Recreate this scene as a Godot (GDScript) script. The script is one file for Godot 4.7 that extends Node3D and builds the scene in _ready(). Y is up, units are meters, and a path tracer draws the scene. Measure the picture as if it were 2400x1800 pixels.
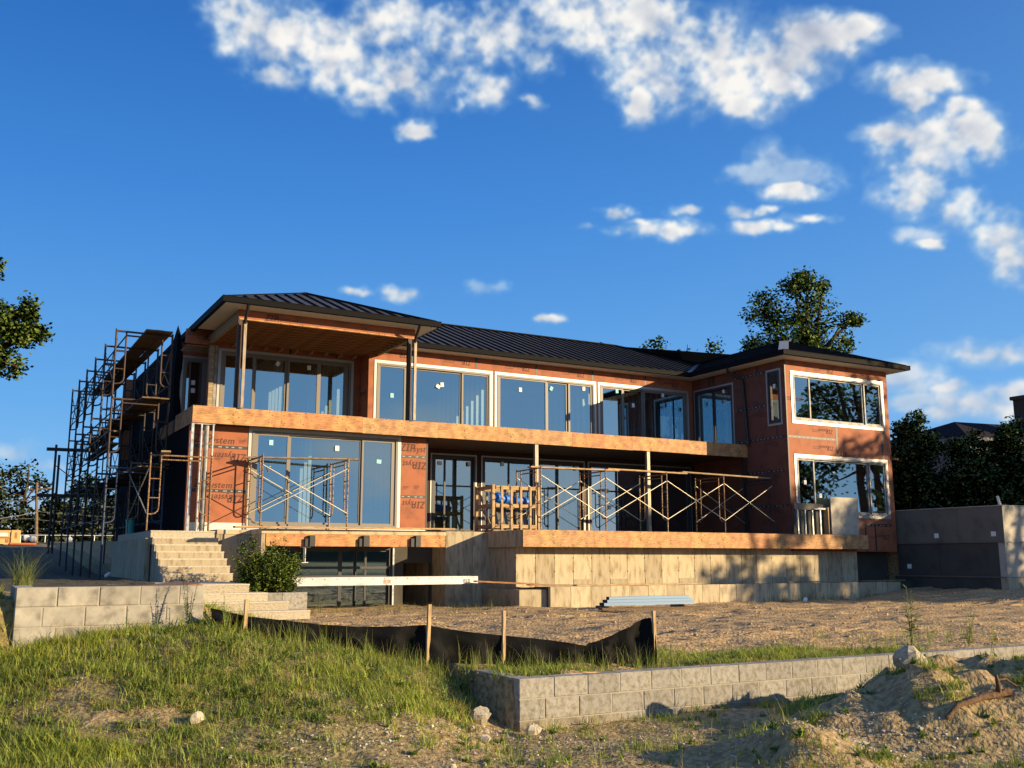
extends Node3D

# ------------------------------------------------------------------ constants of the place (metres, y up)
const EYE := Vector3(0, 1.7, 0)
const SUN_DIR := Vector3(0.667, 0.246, 0.703)      # towards the sun
const ZU := -27.75      # balcony fascia
const ZG := -28.2       # ground floor wall of the west bay
const ZM := -30.8       # main wall
const ZP := -31.55      # porch back wall
const XT := 25.25       # west wall of the tower
const ZT := -25.72      # front wall of the tower
const XR := 30.45       # east wall of the tower
const EAVE := 8.68
const PITCH := 0.39
const TILT := 9.95
const YAW := 29.0

var rng := RandomNumberGenerator.new()
var used := {}
var M := {}
var nz := FastNoiseLite.new()
var nz2 := FastNoiseLite.new()
var font_bold: SystemFont
var font_plain: SystemFont


class MB:
	var v := PackedVector3Array()
	var n := PackedVector3Array()
	var c := PackedColorArray()
	var uv := PackedVector2Array()
	var idx := PackedInt32Array()
	var col := Color(1, 1, 1)

	func tri(a: Vector3, b: Vector3, d: Vector3) -> void:
		var nn := (d - a).cross(b - a).normalized()
		var k := v.size()
		v.append(a); v.append(b); v.append(d)
		for i in 3:
			n.append(nn); c.append(col); uv.append(Vector2.ZERO)
			idx.append(k + i)

	# corners clockwise as seen from outside
	func quad(a: Vector3, b: Vector3, d: Vector3, e: Vector3) -> void:
		var nn := (d - a).cross(b - a).normalized()
		var k := v.size()
		v.append(a); v.append(b); v.append(d); v.append(e)
		for i in 4:
			n.append(nn); c.append(col)
		uv.append(Vector2(0, 1)); uv.append(Vector2(0, 0)); uv.append(Vector2(1, 0)); uv.append(Vector2(1, 1))
		idx.append(k); idx.append(k + 1); idx.append(k + 2)
		idx.append(k); idx.append(k + 2); idx.append(k + 3)

	func box(ctr: Vector3, s: Vector3, b: Basis = Basis.IDENTITY) -> void:
		var h := s * 0.5
		var p := []
		for i in 8:
			p.append(ctr + b * Vector3(h.x if i & 1 else -h.x, h.y if i & 2 else -h.y, h.z if i & 4 else -h.z))
		quad(p[4], p[6], p[7], p[5])
		quad(p[1], p[3], p[2], p[0])
		quad(p[5], p[7], p[3], p[1])
		quad(p[0], p[2], p[6], p[4])
		quad(p[6], p[2], p[3], p[7])
		quad(p[0], p[4], p[5], p[1])

	# box between two corners
	func cub(x0: float, y0: float, z0: float, x1: float, y1: float, z1: float) -> void:
		box(Vector3((x0 + x1) * 0.5, (y0 + y1) * 0.5, (z0 + z1) * 0.5), Vector3(absf(x1 - x0), absf(y1 - y0), absf(z1 - z0)))

	# chamfered box, edges cut by e
	func chbox(ctr: Vector3, s: Vector3, e: float, b: Basis = Basis.IDENTITY) -> void:
		var h := s * 0.5
		var ax := [0, 1, 2]
		for a in 3:
			for sg in [-1.0, 1.0]:
				var i1: int = (a + 1) % 3
				var i2: int = (a + 2) % 3
				var q := []
				for k in [[-1.0, -1.0], [1.0, -1.0], [1.0, 1.0], [-1.0, 1.0]]:
					var t := Vector3.ZERO
					t[a] = h[a] * sg
					t[i1] = (h[i1] - e) * k[0]
					t[i2] = (h[i2] - e) * k[1]
					q.append(ctr + b * t)
				if sg > 0.0:
					quad(q[0], q[3], q[2], q[1])
				else:
					quad(q[0], q[1], q[2], q[3])
		# edges
		for a in 3:
			var i1: int = (a + 1) % 3
			var i2: int = (a + 2) % 3
			for k in [[-1.0, -1.0], [1.0, -1.0], [1.0, 1.0], [-1.0, 1.0]]:
				var q := []
				for t in [[0.0, -1.0], [1.0, -1.0], [1.0, 1.0], [0.0, 1.0]]:
					var w := Vector3.ZERO
					w[a] = (h[a] - e) * t[1]
					if t[0] == 0.0:
						w[i1] = h[i1] * k[0]; w[i2] = (h[i2] - e) * k[1]
					else:
						w[i1] = (h[i1] - e) * k[0]; w[i2] = h[i2] * k[1]
					q.append(ctr + b * w)
				if k[0] * k[1] > 0.0:
					quad(q[0], q[3], q[2], q[1])
				else:
					quad(q[0], q[1], q[2], q[3])
		for i in 8:
			var sx := 1.0 if i & 1 else -1.0
			var sy := 1.0 if i & 2 else -1.0
			var sz := 1.0 if i & 4 else -1.0
			var p0 := ctr + b * Vector3(h.x * sx, (h.y - e) * sy, (h.z - e) * sz)
			var p1 := ctr + b * Vector3((h.x - e) * sx, h.y * sy, (h.z - e) * sz)
			var p2 := ctr + b * Vector3((h.x - e) * sx, (h.y - e) * sy, h.z * sz)
			if sx * sy * sz > 0.0:
				tri(p0, p2, p1)
			else:
				tri(p0, p1, p2)

	# squared timber from a to b, w wide, h high
	func beam(a: Vector3, b2: Vector3, w: float, h: float, up := Vector3.UP) -> void:
		var d := (b2 - a).normalized()
		var s := d.cross(up)
		if s.length() < 0.01:
			s = d.cross(Vector3.RIGHT)
		s = s.normalized()
		var u := s.cross(d)
		box((a + b2) * 0.5, Vector3(w, h, (b2 - a).length()), Basis(s, u, -d))

	func tube(pts: Array, r0: float, r1 := -1.0, sides := 6, caps := true) -> void:
		if r1 < 0.0:
			r1 = r0
		var m := pts.size()
		var base := v.size()
		var d0: Vector3 = (pts[1] - pts[0]).normalized()
		var s := d0.cross(Vector3.UP)
		if s.length() < 0.05:
			s = d0.cross(Vector3.RIGHT)
		s = s.normalized()
		for i in m:
			var d: Vector3
			if i == 0:
				d = d0
			elif i == m - 1:
				d = (pts[i] - pts[i - 1]).normalized()
			else:
				d = (pts[i + 1] - pts[i - 1]).normalized()
			s = (s - d * s.dot(d)).normalized()
			var t := d.cross(s)
			var r: float = lerpf(r0, r1, float(i) / (m - 1))
			for k in sides:
				var a := TAU * k / sides
				var o := s * cos(a) + t * sin(a)
				v.append(pts[i] + o * r); n.append(o); c.append(col); uv.append(Vector2(float(k) / sides, i))
		for i in m - 1:
			for k in sides:
				var a0 := base + i * sides + k
				var a1 := base + i * sides + (k + 1) % sides
				var b0 := a0 + sides
				var b1 := a1 + sides
				idx.append(a0); idx.append(b0); idx.append(b1)
				idx.append(a0); idx.append(b1); idx.append(a1)
		if caps:
			for i in range(1, sides - 1):
				tri(v[base], v[base + i], v[base + i + 1])
				var e := base + (m - 1) * sides
				tri(v[e], v[e + i + 1], v[e + i])

	func size() -> int:
		return v.size()


func lin(r: float, g: float, b: float, a := 1.0) -> Color:
	var c := Color(r, g, b, a).linear_to_srgb()
	c.a = a
	return c


func mesh_of(mb: MB, shift := Vector3.ZERO) -> ArrayMesh:
	var arr := []
	arr.resize(Mesh.ARRAY_MAX)
	var vv := mb.v
	if shift != Vector3.ZERO:
		for i in vv.size():
			vv[i] = vv[i] - shift
	arr[Mesh.ARRAY_VERTEX] = vv
	arr[Mesh.ARRAY_NORMAL] = mb.n
	arr[Mesh.ARRAY_COLOR] = mb.c
	arr[Mesh.ARRAY_TEX_UV] = mb.uv
	arr[Mesh.ARRAY_INDEX] = mb.idx
	var am := ArrayMesh.new()
	am.add_surface_from_arrays(Mesh.PRIMITIVE_TRIANGLES, arr)
	return am


func numbered(called: String, parent: Node) -> String:
	var key := str(parent.get_instance_id()) + "/" + called
	var k: int = used.get(key, -1) + 1
	used[key] = k
	return called if k == 0 else "%s_%03d" % [called, k]


func origin_of(o: Node) -> Vector3:
	var p := Vector3.ZERO
	while o != null and o != self:
		p += (o as Node3D).position
		o = o.get_parent()
	return p


func tag(o: Node, label: String, category: String, group := "", kind := "") -> Node:
	if label != "":
		o.set_meta("label", label)
	if category != "":
		o.set_meta("category", category)
	if group != "":
		o.set_meta("group", group)
	if kind != "":
		o.set_meta("kind", kind)
	return o


# a thing: a node at its base, whose children are its parts
func thing(called: String, label: String, category: String, at := Vector3.ZERO, group := "") -> Node3D:
	var o := Node3D.new()
	o.name = numbered(called, self)
	add_child(o, true)
	o.position = at
	tag(o, label, category, group)
	return o


# one named mesh under parent; its corners are given in the scene's own axes
func part(called: String, mb: MB, m: Material, parent: Node = self) -> MeshInstance3D:
	var lo := Vector3(1e9, 1e9, 1e9)
	var hi := -lo
	for p in mb.v:
		lo = lo.min(p); hi = hi.max(p)
	var ctr := (lo + hi) * 0.5
	if parent == self:
		ctr.y = lo.y
	var o := MeshInstance3D.new()
	o.mesh = mesh_of(mb, ctr)
	o.mesh.surface_set_material(0, m)
	o.name = numbered(called, parent)
	parent.add_child(o, true)
	o.position = ctr - origin_of(parent)
	return o


func group_part(called: String, at: Vector3, parent: Node) -> Node3D:
	var o := Node3D.new()
	o.name = numbered(called, parent)
	parent.add_child(o, true)
	o.position = at - origin_of(parent)
	return o


func one_box(called: String, x0: float, y0: float, z0: float, x1: float, y1: float, z1: float, m: Material, parent: Node = self) -> MeshInstance3D:
	var b := MB.new()
	b.cub(x0, y0, z0, x1, y1, z1)
	return part(called, b, m, parent)


func dup(src: Node3D, at: Vector3, turn: float, label: String, group := "") -> Node3D:
	var o: Node3D = src.duplicate()
	var stem: String = String(src.name).rstrip("0123456789").rstrip("_")
	o.name = numbered(stem, self)
	add_child(o, true)
	o.position = at
	o.rotation.y = turn
	o.set_meta("label", label)
	if group != "":
		o.set_meta("group", group)
	return o


# ------------------------------------------------------------------ materials
func noise_tex(sd: int, freq: float, oct: int, stops: Array, size := 512, kind := FastNoiseLite.TYPE_SIMPLEX_SMOOTH) -> NoiseTexture2D:
	var f := FastNoiseLite.new()
	f.seed = sd
	f.noise_type = kind
	f.frequency = freq
	f.fractal_octaves = oct
	f.fractal_gain = 0.55
	var g := Gradient.new()
	var offs := PackedFloat32Array()
	var cols := PackedColorArray()
	for s in stops:
		offs.append(s[0]); cols.append(s[1])
	g.offsets = offs
	g.colors = cols
	var t := NoiseTexture2D.new()
	t.width = size
	t.height = size
	t.seamless = true
	t.noise = f
	t.color_ramp = g
	return t


func grey(x: float) -> Color:
	return Color(x, x, x)


func mat(called: String, c: Color, rough := 0.8, metal := 0.0, tex: Texture2D = null, scale := Vector3.ONE, bump: Texture2D = null, bump_cm := 0.0) -> StandardMaterial3D:
	var m := StandardMaterial3D.new()
	m.resource_name = called
	m.albedo_color = c
	m.roughness = rough
	m.metallic = metal
	m.cull_mode = BaseMaterial3D.CULL_DISABLED
	if tex != null:
		m.albedo_texture = tex
	if tex != null or bump != null:
		m.uv1_triplanar = true
		m.uv1_world_triplanar = true
		m.uv1_scale = scale
		m.uv1_triplanar_sharpness = 4.0
	if bump != null:
		m.heightmap_enabled = true
		m.heightmap_texture = bump
		m.heightmap_scale = bump_cm
	M[called] = m
	return m


# plywood veneer: swirling grain with scattered dark knots
func plywood_tex(sd: int) -> ImageTexture:
	var w := 768
	var h := 192
	var im := Image.create(w, h, false, Image.FORMAT_RGB8)
	var f := FastNoiseLite.new()
	f.seed = sd
	f.frequency = 0.006
	f.fractal_octaves = 3
	var g := FastNoiseLite.new()
	g.seed = sd + 1
	g.frequency = 0.03
	var r := RandomNumberGenerator.new()
	r.seed = sd
	var knots := []
	for i in 44:
		knots.append(Vector3(r.randf() * w, r.randf() * h, r.randf_range(1.2, 3.6)))
	for y in h:
		for x in w:
			var warp := f.get_noise_2d(x * 0.5, y * 2.0) * 34.0
			var lines := sin((y + warp) * 0.55) * 0.5 + 0.5
			var t := 0.80 + 0.11 * lines + 0.16 * g.get_noise_2d(x * 0.25, y * 3.0) + 0.16 * f.get_noise_2d(x * 1.4 + 300.0, y * 1.4)
			var cr := t
			var cg := t * (0.97 + 0.07 * f.get_noise_2d(x * 0.7, y * 0.7 + 900.0))
			var cb := t * 0.95
			for k in knots:
				var dx: float = absf(x - k.x)
				var dy: float = absf(y - k.y)
				if dx < 14.0 and dy < 10.0:
					var d: float = sqrt(dx * dx * 0.6 + dy * dy) / k.z
					if d < 2.6:
						var q := clampf(1.25 - d * 0.5, 0.0, 1.0)
						q *= q
						cr = lerpf(cr, 0.34, q); cg = lerpf(cg, 0.22, q); cb = lerpf(cb, 0.16, q)
			im.set_pixel(x, y, Color(clampf(cr, 0, 1), clampf(cg, 0, 1), clampf(cb, 0, 1)))
	return ImageTexture.create_from_image(im)


func make_materials() -> void:
	var fine := noise_tex(11, 0.06, 4, [[0.0, grey(0.72)], [0.5, grey(0.92)], [1.0, grey(1.0)]])
	var blotch := noise_tex(12, 0.008, 5, [[0.0, grey(0.62)], [0.45, grey(0.86)], [1.0, grey(1.0)]])
	var streak := noise_tex(13, 0.012, 5, [[0.0, Color(0.66, 0.62, 0.55)], [0.30, Color(0.86, 0.83, 0.78)], [0.5, Color(0.95, 0.93, 0.89)], [1.0, Color(1, 0.99, 0.95)]])
	var rust := noise_tex(14, 0.03, 4, [[0.0, Color(0.38, 0.22, 0.12)], [0.38, Color(0.58, 0.42, 0.29)], [0.52, Color(0.80, 0.72, 0.60)], [1.0, Color(1.0, 0.95, 0.88)]])
	var grain := noise_tex(15, 0.02, 4, [[0.0, Color(0.60, 0.52, 0.42)], [0.5, Color(0.88, 0.84, 0.78)], [1.0, Color(1, 1, 1)]])
	var soft := noise_tex(18, 0.006, 5, [[0.0, grey(0.80)], [0.5, grey(0.95)], [1.0, grey(1.0)]])
	var bumpy := noise_tex(16, 0.03, 5, [[0.0, grey(0.0)], [1.0, grey(1.0)]])
	var ply := plywood_tex(5)
	M.ply_tex = ply
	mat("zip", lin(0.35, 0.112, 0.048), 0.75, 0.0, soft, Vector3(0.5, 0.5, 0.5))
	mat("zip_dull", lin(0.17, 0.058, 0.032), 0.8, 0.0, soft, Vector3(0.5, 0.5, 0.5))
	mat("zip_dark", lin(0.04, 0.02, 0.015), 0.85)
	mat("joist_dark", lin(0.07, 0.042, 0.025), 0.85)
	mat("zip_ink", lin(0.085, 0.032, 0.022), 0.8)
	mat("tape", lin(0.022, 0.022, 0.025), 0.5, 0.0)
	mat("tape_ink", lin(0.35, 0.35, 0.35), 0.7)
	for k in 3:
		var c: Array = [[0.60, 0.335, 0.135], [0.56, 0.33, 0.145], [0.62, 0.31, 0.12]][k]
		var m := mat("ply%d" % k, lin(c[0], c[1], c[2]), 0.7, 0.0, ply, Vector3(0.42, 1.6, 0.42))
		m.uv1_offset = Vector3(0.31 * k, 0.17 * k, 0.23 * k)
	mat("lumber", lin(0.56, 0.40, 0.22), 0.8, 0.0, grain, Vector3(0.25, 2.5, 2.5))
	mat("lumber_up", lin(0.58, 0.44, 0.26), 0.8, 0.0, grain, Vector3(3.0, 0.3, 3.0))
	mat("lumber_old", lin(0.42, 0.34, 0.23), 0.85, 0.0, grain, Vector3(0.3, 2.5, 2.5))
	mat("joist", lin(0.40, 0.20, 0.085), 0.8, 0.0, grain, Vector3(0.3, 2.0, 2.0))
	mat("plank_dark", lin(0.20, 0.14, 0.085), 0.85, 0.0, grain, Vector3(2.5, 2.5, 0.25))
	for k in 4:
		var b: float = [0.50, 0.44, 0.53, 0.40][k]
		var m := mat("conc%d" % k, lin(b, b * 0.88, b * 0.66), 0.9, 0.0, streak, Vector3(0.75, 0.22, 0.75), bumpy, 0.4)
		m.uv1_offset = Vector3(0.37 * k, 0.21 * k, 0.11 * k)
	mat("conc_step", lin(0.52, 0.455, 0.345), 0.9, 0.0, fine, Vector3(0.5, 0.8, 0.5), bumpy, 0.3)
	mat("conc_step1", lin(0.46, 0.395, 0.29), 0.9, 0.0, fine, Vector3(0.4, 0.9, 0.4), bumpy, 0.3)
	mat("conc_lip", lin(0.60, 0.54, 0.43), 0.9, 0.0, fine, Vector3(0.5, 0.8, 0.5))
	mat("conc_grey", lin(0.30, 0.275, 0.235), 0.9, 0.0, streak, Vector3(0.5, 0.12, 0.5), bumpy, 0.4)
	var pit := noise_tex(17, 0.016, 6, [[0.0, Color(0.74, 0.71, 0.67)], [0.40, Color(0.90, 0.89, 0.87)], [0.6, grey(0.97)], [1.0, grey(1.0)]])
	for k in 4:
		var b: float = [0.30, 0.265, 0.33, 0.285][k]
		var m := mat("cmu%d" % k, lin(b, b * 0.955, b * 0.86), 0.95, 0.0, pit, Vector3(1.3, 1.3, 1.3), bumpy, 0.4)
		m.uv1_offset = Vector3(0.2 * k, 0.4 * k, 0.7 * k)
	for k in 3:
		var b: float = [0.42, 0.37, 0.45][k]
		var m := mat("cmu_pale%d" % k, lin(b, b * 0.93, b * 0.80), 0.95, 0.0, blotch, Vector3(0.8, 0.8, 0.8), bumpy, 0.15)
		m.uv1_offset = Vector3(0.2 * k, 0.4 * k, 0.7 * k)
	for k in 2:
		var b: float = [0.30, 0.25][k]
		mat("cmu_dirty%d" % k, lin(b, b * 0.87, b * 0.68), 0.95, 0.0, blotch, Vector3(1.3, 1.3, 1.3), bumpy, 0.5)
	mat("mortar", lin(0.42, 0.385, 0.31), 0.95, 0.0, fine, Vector3(3, 3, 3))
	mat("roof", lin(0.045, 0.045, 0.048), 0.5, 0.0).metallic_specular = 0.3
	mat("roof_seam", lin(0.010, 0.010, 0.012), 0.6, 0.0).metallic_specular = 0.15
	mat("flashing", lin(0.22, 0.23, 0.25), 0.5, 0.2)
	mat("gutter", lin(0.010, 0.010, 0.011), 0.55, 0.0).metallic_specular = 0.12
	mat("soffit", lin(0.66, 0.62, 0.55), 0.7)
	mat("frame", lin(0.175, 0.155, 0.135), 0.5)
	mat("frame_dark", lin(0.035, 0.035, 0.042), 0.45)
	mat("flange", lin(0.52, 0.51, 0.49), 0.45, 0.55, fine, Vector3(2, 2, 2))
	mat("galv", lin(0.55, 0.60, 0.62), 0.42, 0.6, blotch, Vector3(1, 1, 1))
	mat("stud", lin(0.40, 0.60, 0.64), 0.5, 0.3)
	mat("post", lin(0.075, 0.042, 0.03), 0.6, 0.2, blotch, Vector3(2, 0.7, 2))
	mat("downspout", lin(0.02, 0.016, 0.014), 0.4)
	mat("steel_grey", lin(0.33, 0.33, 0.32), 0.6, 0.2, blotch, Vector3(1, 1, 1))
	mat("pipe_pale", lin(0.36, 0.29, 0.22), 0.5, 0.2, fine, Vector3(0.5, 0.1, 0.5))
	mat("rust", lin(0.42, 0.33, 0.24), 0.7, 0.15, rust, Vector3(1.3, 1.3, 1.3))
	mat("rust_pale", lin(0.52, 0.47, 0.39), 0.65, 0.15, rust, Vector3(0.8, 0.8, 0.8))
	mat("tube_dark", lin(0.035, 0.028, 0.028), 0.6, 0.1)
	mat("tube_blue", lin(0.03, 0.045, 0.09), 0.55, 0.1)
	mat("brace", lin(0.60, 0.55, 0.42), 0.45, 0.5)
	mat("membrane", lin(0.007, 0.008, 0.011), 0.85, 0.0).metallic_specular = 0.12
	mat("fabric", lin(0.008, 0.008, 0.0085), 0.7, 0.0).metallic_specular = 0.2
	mat("soil_dark", lin(0.1, 0.08, 0.06), 0.95)
	mat("white", lin(0.75, 0.74, 0.70), 0.6)
	mat("paper", lin(0.78, 0.77, 0.72), 0.8)
	mat("paper_blue", lin(0.30, 0.62, 0.68), 0.8)
	mat("teal", lin(0.05, 0.42, 0.36), 0.45)
	mat("tarp", lin(0.02, 0.15, 0.60), 0.5)
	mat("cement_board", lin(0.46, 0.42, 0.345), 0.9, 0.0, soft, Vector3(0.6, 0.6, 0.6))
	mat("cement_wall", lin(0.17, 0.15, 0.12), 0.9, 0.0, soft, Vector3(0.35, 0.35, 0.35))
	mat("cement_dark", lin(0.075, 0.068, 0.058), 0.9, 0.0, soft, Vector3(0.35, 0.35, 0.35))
	mat("steel_blue", lin(0.10, 0.17, 0.29), 0.45, 0.35)
	mat("alu", lin(0.50, 0.51, 0.52), 0.5, 0.4, soft, Vector3(0.4, 1, 1))
	mat("red_ink", lin(0.75, 0.10, 0.03), 0.7)
	mat("dark_ink", lin(0.10, 0.06, 0.05), 0.7)
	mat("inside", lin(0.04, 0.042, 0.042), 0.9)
	mat("slab", lin(0.09, 0.085, 0.078), 0.9, 0.0, blotch, Vector3(0.4, 0.4, 0.4))
	mat("bracket", lin(0.03, 0.03, 0.032), 0.5, 0.3)
	mat("rock", lin(0.44, 0.40, 0.33), 0.95, 0.0, blotch, Vector3(1.5, 1.5, 1.5), bumpy, 1.0)
	mat("rock_pale", lin(0.58, 0.51, 0.39), 0.95, 0.0, blotch, Vector3(3, 3, 3))
	mat("bark", lin(0.10, 0.075, 0.05), 0.95, 0.0, grain, Vector3(2, 0.5, 2), bumpy, 2.0)
	mat("log", lin(0.17, 0.10, 0.055), 0.9, 0.0, grain, Vector3(1, 1, 1), bumpy, 1.0)
	mat("pole", lin(0.22, 0.17, 0.12), 0.9, 0.0, grain, Vector3(2, 0.3, 2))
	mat("skip", lin(0.62, 0.36, 0.14), 0.6)
	mat("skip_dark", lin(0.30, 0.15, 0.06), 0.7)
	mat("orange", lin(0.55, 0.12, 0.04), 0.7)
	mat("tiles", lin(0.022, 0.020, 0.026), 0.9).metallic_specular = 0.15
	mat("brick_dark", lin(0.06, 0.04, 0.035), 0.9, 0.0, fine, Vector3(2, 2, 2))
	mat("stucco", lin(0.12, 0.125, 0.14), 0.9)
	mat("glass_box", lin(0.10, 0.09, 0.08), 0.15, 0.2)
	# coated double glazing: a half mirror that lets the room show through
	var px := Image.create(4, 4, false, Image.FORMAT_RGBA8)
	px.fill(Color(1, 1, 1, 1))
	var gt := ImageTexture.create_from_image(px)
	for k in 2:
		var g := StandardMaterial3D.new()
		g.resource_name = ["glass", "glass_clear"][k]
		g.transparency = BaseMaterial3D.TRANSPARENCY_ALPHA
		g.albedo_color = [lin(0.50, 0.68, 0.77, 0.56), lin(0.60, 0.76, 0.83, 0.60)][k]
		g.albedo_texture = gt
		g.metallic = 1.0
		g.roughness = 0.015
		g.cull_mode = BaseMaterial3D.CULL_DISABLED
		M[g.resource_name] = g
	for k in 7:
		var c: Array = [[0.095, 0.165, 0.030], [0.060, 0.110, 0.026], [0.135, 0.21, 0.038], [0.065, 0.11, 0.045], [0.22, 0.17, 0.05], [0.05, 0.068, 0.022], [0.19, 0.26, 0.04]][k]
		var m := mat("leaf%d" % k, Color.WHITE, 0.6)
		m.vertex_color_use_as_albedo = true
		m.albedo_color = lin(c[0], c[1], c[2])
		m.backlight_enabled = true
		m.backlight = Color(0.72, 0.76, 0.36)
	var gm := mat("blade", Color.WHITE, 0.6)
	gm.vertex_color_use_as_albedo = true
	gm.backlight_enabled = true
	gm.backlight = Color(0.8, 0.82, 0.4)
	var soil := noise_tex(21, 0.02, 6, [[0.0, Color(0.55, 0.52, 0.48)], [0.4, Color(0.80, 0.78, 0.75)], [0.6, Color(0.94, 0.93, 0.90)], [1.0, Color(1, 1, 1)]], 1024)
	var sm := mat("ground", Color.WHITE, 0.97, 0.0, soil, Vector3(0.45, 0.45, 0.45), noise_tex(22, 0.03, 6, [[0.0, grey(0)], [1.0, grey(1)]], 1024), 2.0)
	sm.vertex_color_use_as_albedo = true
	mat("stone_bits", Color.WHITE, 0.95).vertex_color_use_as_albedo = true


# ------------------------------------------------------------------ sky: air and clouds only
# clouds by bearing east of the view's axis and height, both in the photograph's own scale
const CLOUDS := [
	[520, 30, 60, 40], [590, 70, 95, 60], [700, 95, 140, 75], [790, 150, 130, 65], [865, 205, 65, 45], [640, 170, 45, 30],
	[690, 185, 70, 26], [930, 60, 150, 75], [960, 150, 120, 60], [1060, 110, 150, 95], [1110, 200, 90, 50], [1150, 225, 45, 26], [1080, 235, 22, 30],
	[1200, 70, 170, 85], [1330, 40, 180, 80], [1250, 130, 60, 35], [1480, 60, 150, 70], [1520, 140, 120, 65], [1620, 110, 160, 85],
	[1690, 190, 140, 70], [1600, 200, 90, 60], [1740, 240, 90, 34], [1800, 130, 120, 60], [1810, 190, 70, 40], [1900, 80, 100, 45], [1990, 68, 70, 28], [1500, 245, 40, 40],
	[1250, 240, 22, 13], [970, 303, 32, 20], [2154, 188, 92, 32], [2140, 225, 40, 32],
	[2190, 350, 130, 72], [2262, 300, 70, 45], [2100, 318, 80, 28], [2170, 434, 90, 62], [2250, 485, 82, 48], [2355, 540, 72, 58], [2390, 600, 60, 50], [2310, 340, 45, 60], [2270, 250, 40, 20],
	[1800, 395, 40, 50, 0.6], [1870, 410, 90, 38, 0.55], [1740, 410, 50, 22, 0.6], [1850, 445, 75, 24], [1453, 497, 40, 13], [1500, 520, 40, 10], [1566, 537, 100, 17],
	[1611, 493, 38, 12], [1774, 533, 60, 17], [1838, 530, 35, 14], [1736, 498, 44, 13], [1900, 510, 46, 9], [1376, 528, 22, 9, 0.6], [1800, 490, 24, 8],
	[838, 680, 38, 9], [935, 687, 50, 17], [1291, 746, 28, 9], [1141, 676, 45, 14, 0.45], [2150, 552, 55, 18, 0.7], [2180, 570, 30, 14],
	[2350, 826, 120, 30], [2290, 832, 60, 14], [2120, 888, 75, 30, 0.8], [2320, 945, 130, 38], [2260, 965, 90, 22], [2140, 938, 62, 20, 0.7], [2230, 905, 50, 16], [2370, 920, 60, 24],
	[40, 1062, 60, 20, 0.6], [100, 1092, 32, 16, 0.6], [2190, 890, 28, 14, 0.8],
]


func air(up: float, sunward: float) -> Color:
	# colours as seen, from the horizon to the top of the sky
	var t := clampf(up, 0.0, 1.0)
	var hz := Color(0.635, 0.825, 0.97)
	var lo := Color(0.43, 0.695, 0.945)
	var mid := Color(0.265, 0.545, 0.865)
	var hi := Color(0.155, 0.395, 0.72)
	var c: Color
	if t < 0.14:
		c = hz.lerp(lo, t / 0.14)
	elif t < 0.34:
		c = lo.lerp(mid, (t - 0.14) / 0.20)
	elif t < 0.56:
		c = mid.lerp(hi, (t - 0.34) / 0.22)
	else:
		c = hi.lerp(Color(0.14, 0.33, 0.65), (t - 0.56) / 0.44)
	var g := clampf(sunward * 0.5 + 0.5, 0.0, 1.0)
	g = pow(g, 3.0)
	c = c.lerp(Color(0.82, 0.88, 0.95), 0.58 * g)
	return c


func cloud_at(px: float, py: float, d: Vector3) -> Vector2:
	var q := Vector3(d.x, d.y * 1.5, d.z)
	var wx := nz.get_noise_3dv(q * 620.0) * 26.0
	var wy := nz.get_noise_3dv(q * 620.0 + Vector3(900, 0, 0)) * 15.0
	var best := -1.0
	var shade := 0.0
	var op := 1.0
	for b in CLOUDS:
		var dx: float = (px + wx - b[0]) / (b[2] * 1.32)
		var dy: float = (py + wy - b[1]) / (b[3] * 1.36)
		if absf(dx) < 1.6 and absf(dy) < 1.6:
			var e := 1.0 - (dx * dx + dy * dy)
			if e > best:
				best = e
				shade = dy
				op = b[4] if b.size() > 4 else 1.0
	if best <= -1.0:
		return Vector2(0, 0)
	var qs := Vector3(d.x, d.y * 1.15, d.z)
	var n := nz2.get_noise_3dv(qs * 330.0)
	var m := nz2.get_noise_3dv(qs * 130.0 + Vector3(0, 500, 0))
	var fi := nz.get_noise_3dv(qs * 950.0 + Vector3(0, 0, 300))
	var dens := best * 0.80 + n * 0.60 + m * 0.40 + fi * 0.46 - 0.03
	var a := smoothstep(-0.10, 0.92, dens)
	var veil := smoothstep(-0.5, 0.9, best + 0.9 * m + 0.9 * n + 0.5 * fi) * 0.40
	a = maxf(a, veil)
	# sunlit from the east, shaded below and to the west
	var e := qs + Vector3(0.012, 0.006, 0.0067)
	var g1 := nz2.get_noise_3dv(qs * 150.0 + Vector3(70, 0, 0)) - nz2.get_noise_3dv(e * 150.0 + Vector3(70, 0, 0))
	var lit := clampf(0.80 - 0.16 * shade + g1 * 1.3 + n * 0.30 + fi * 0.22 - 0.14 * smoothstep(0.5, 1.4, dens), 0.0, 1.0)
	return Vector2(a * op, lit)


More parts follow.
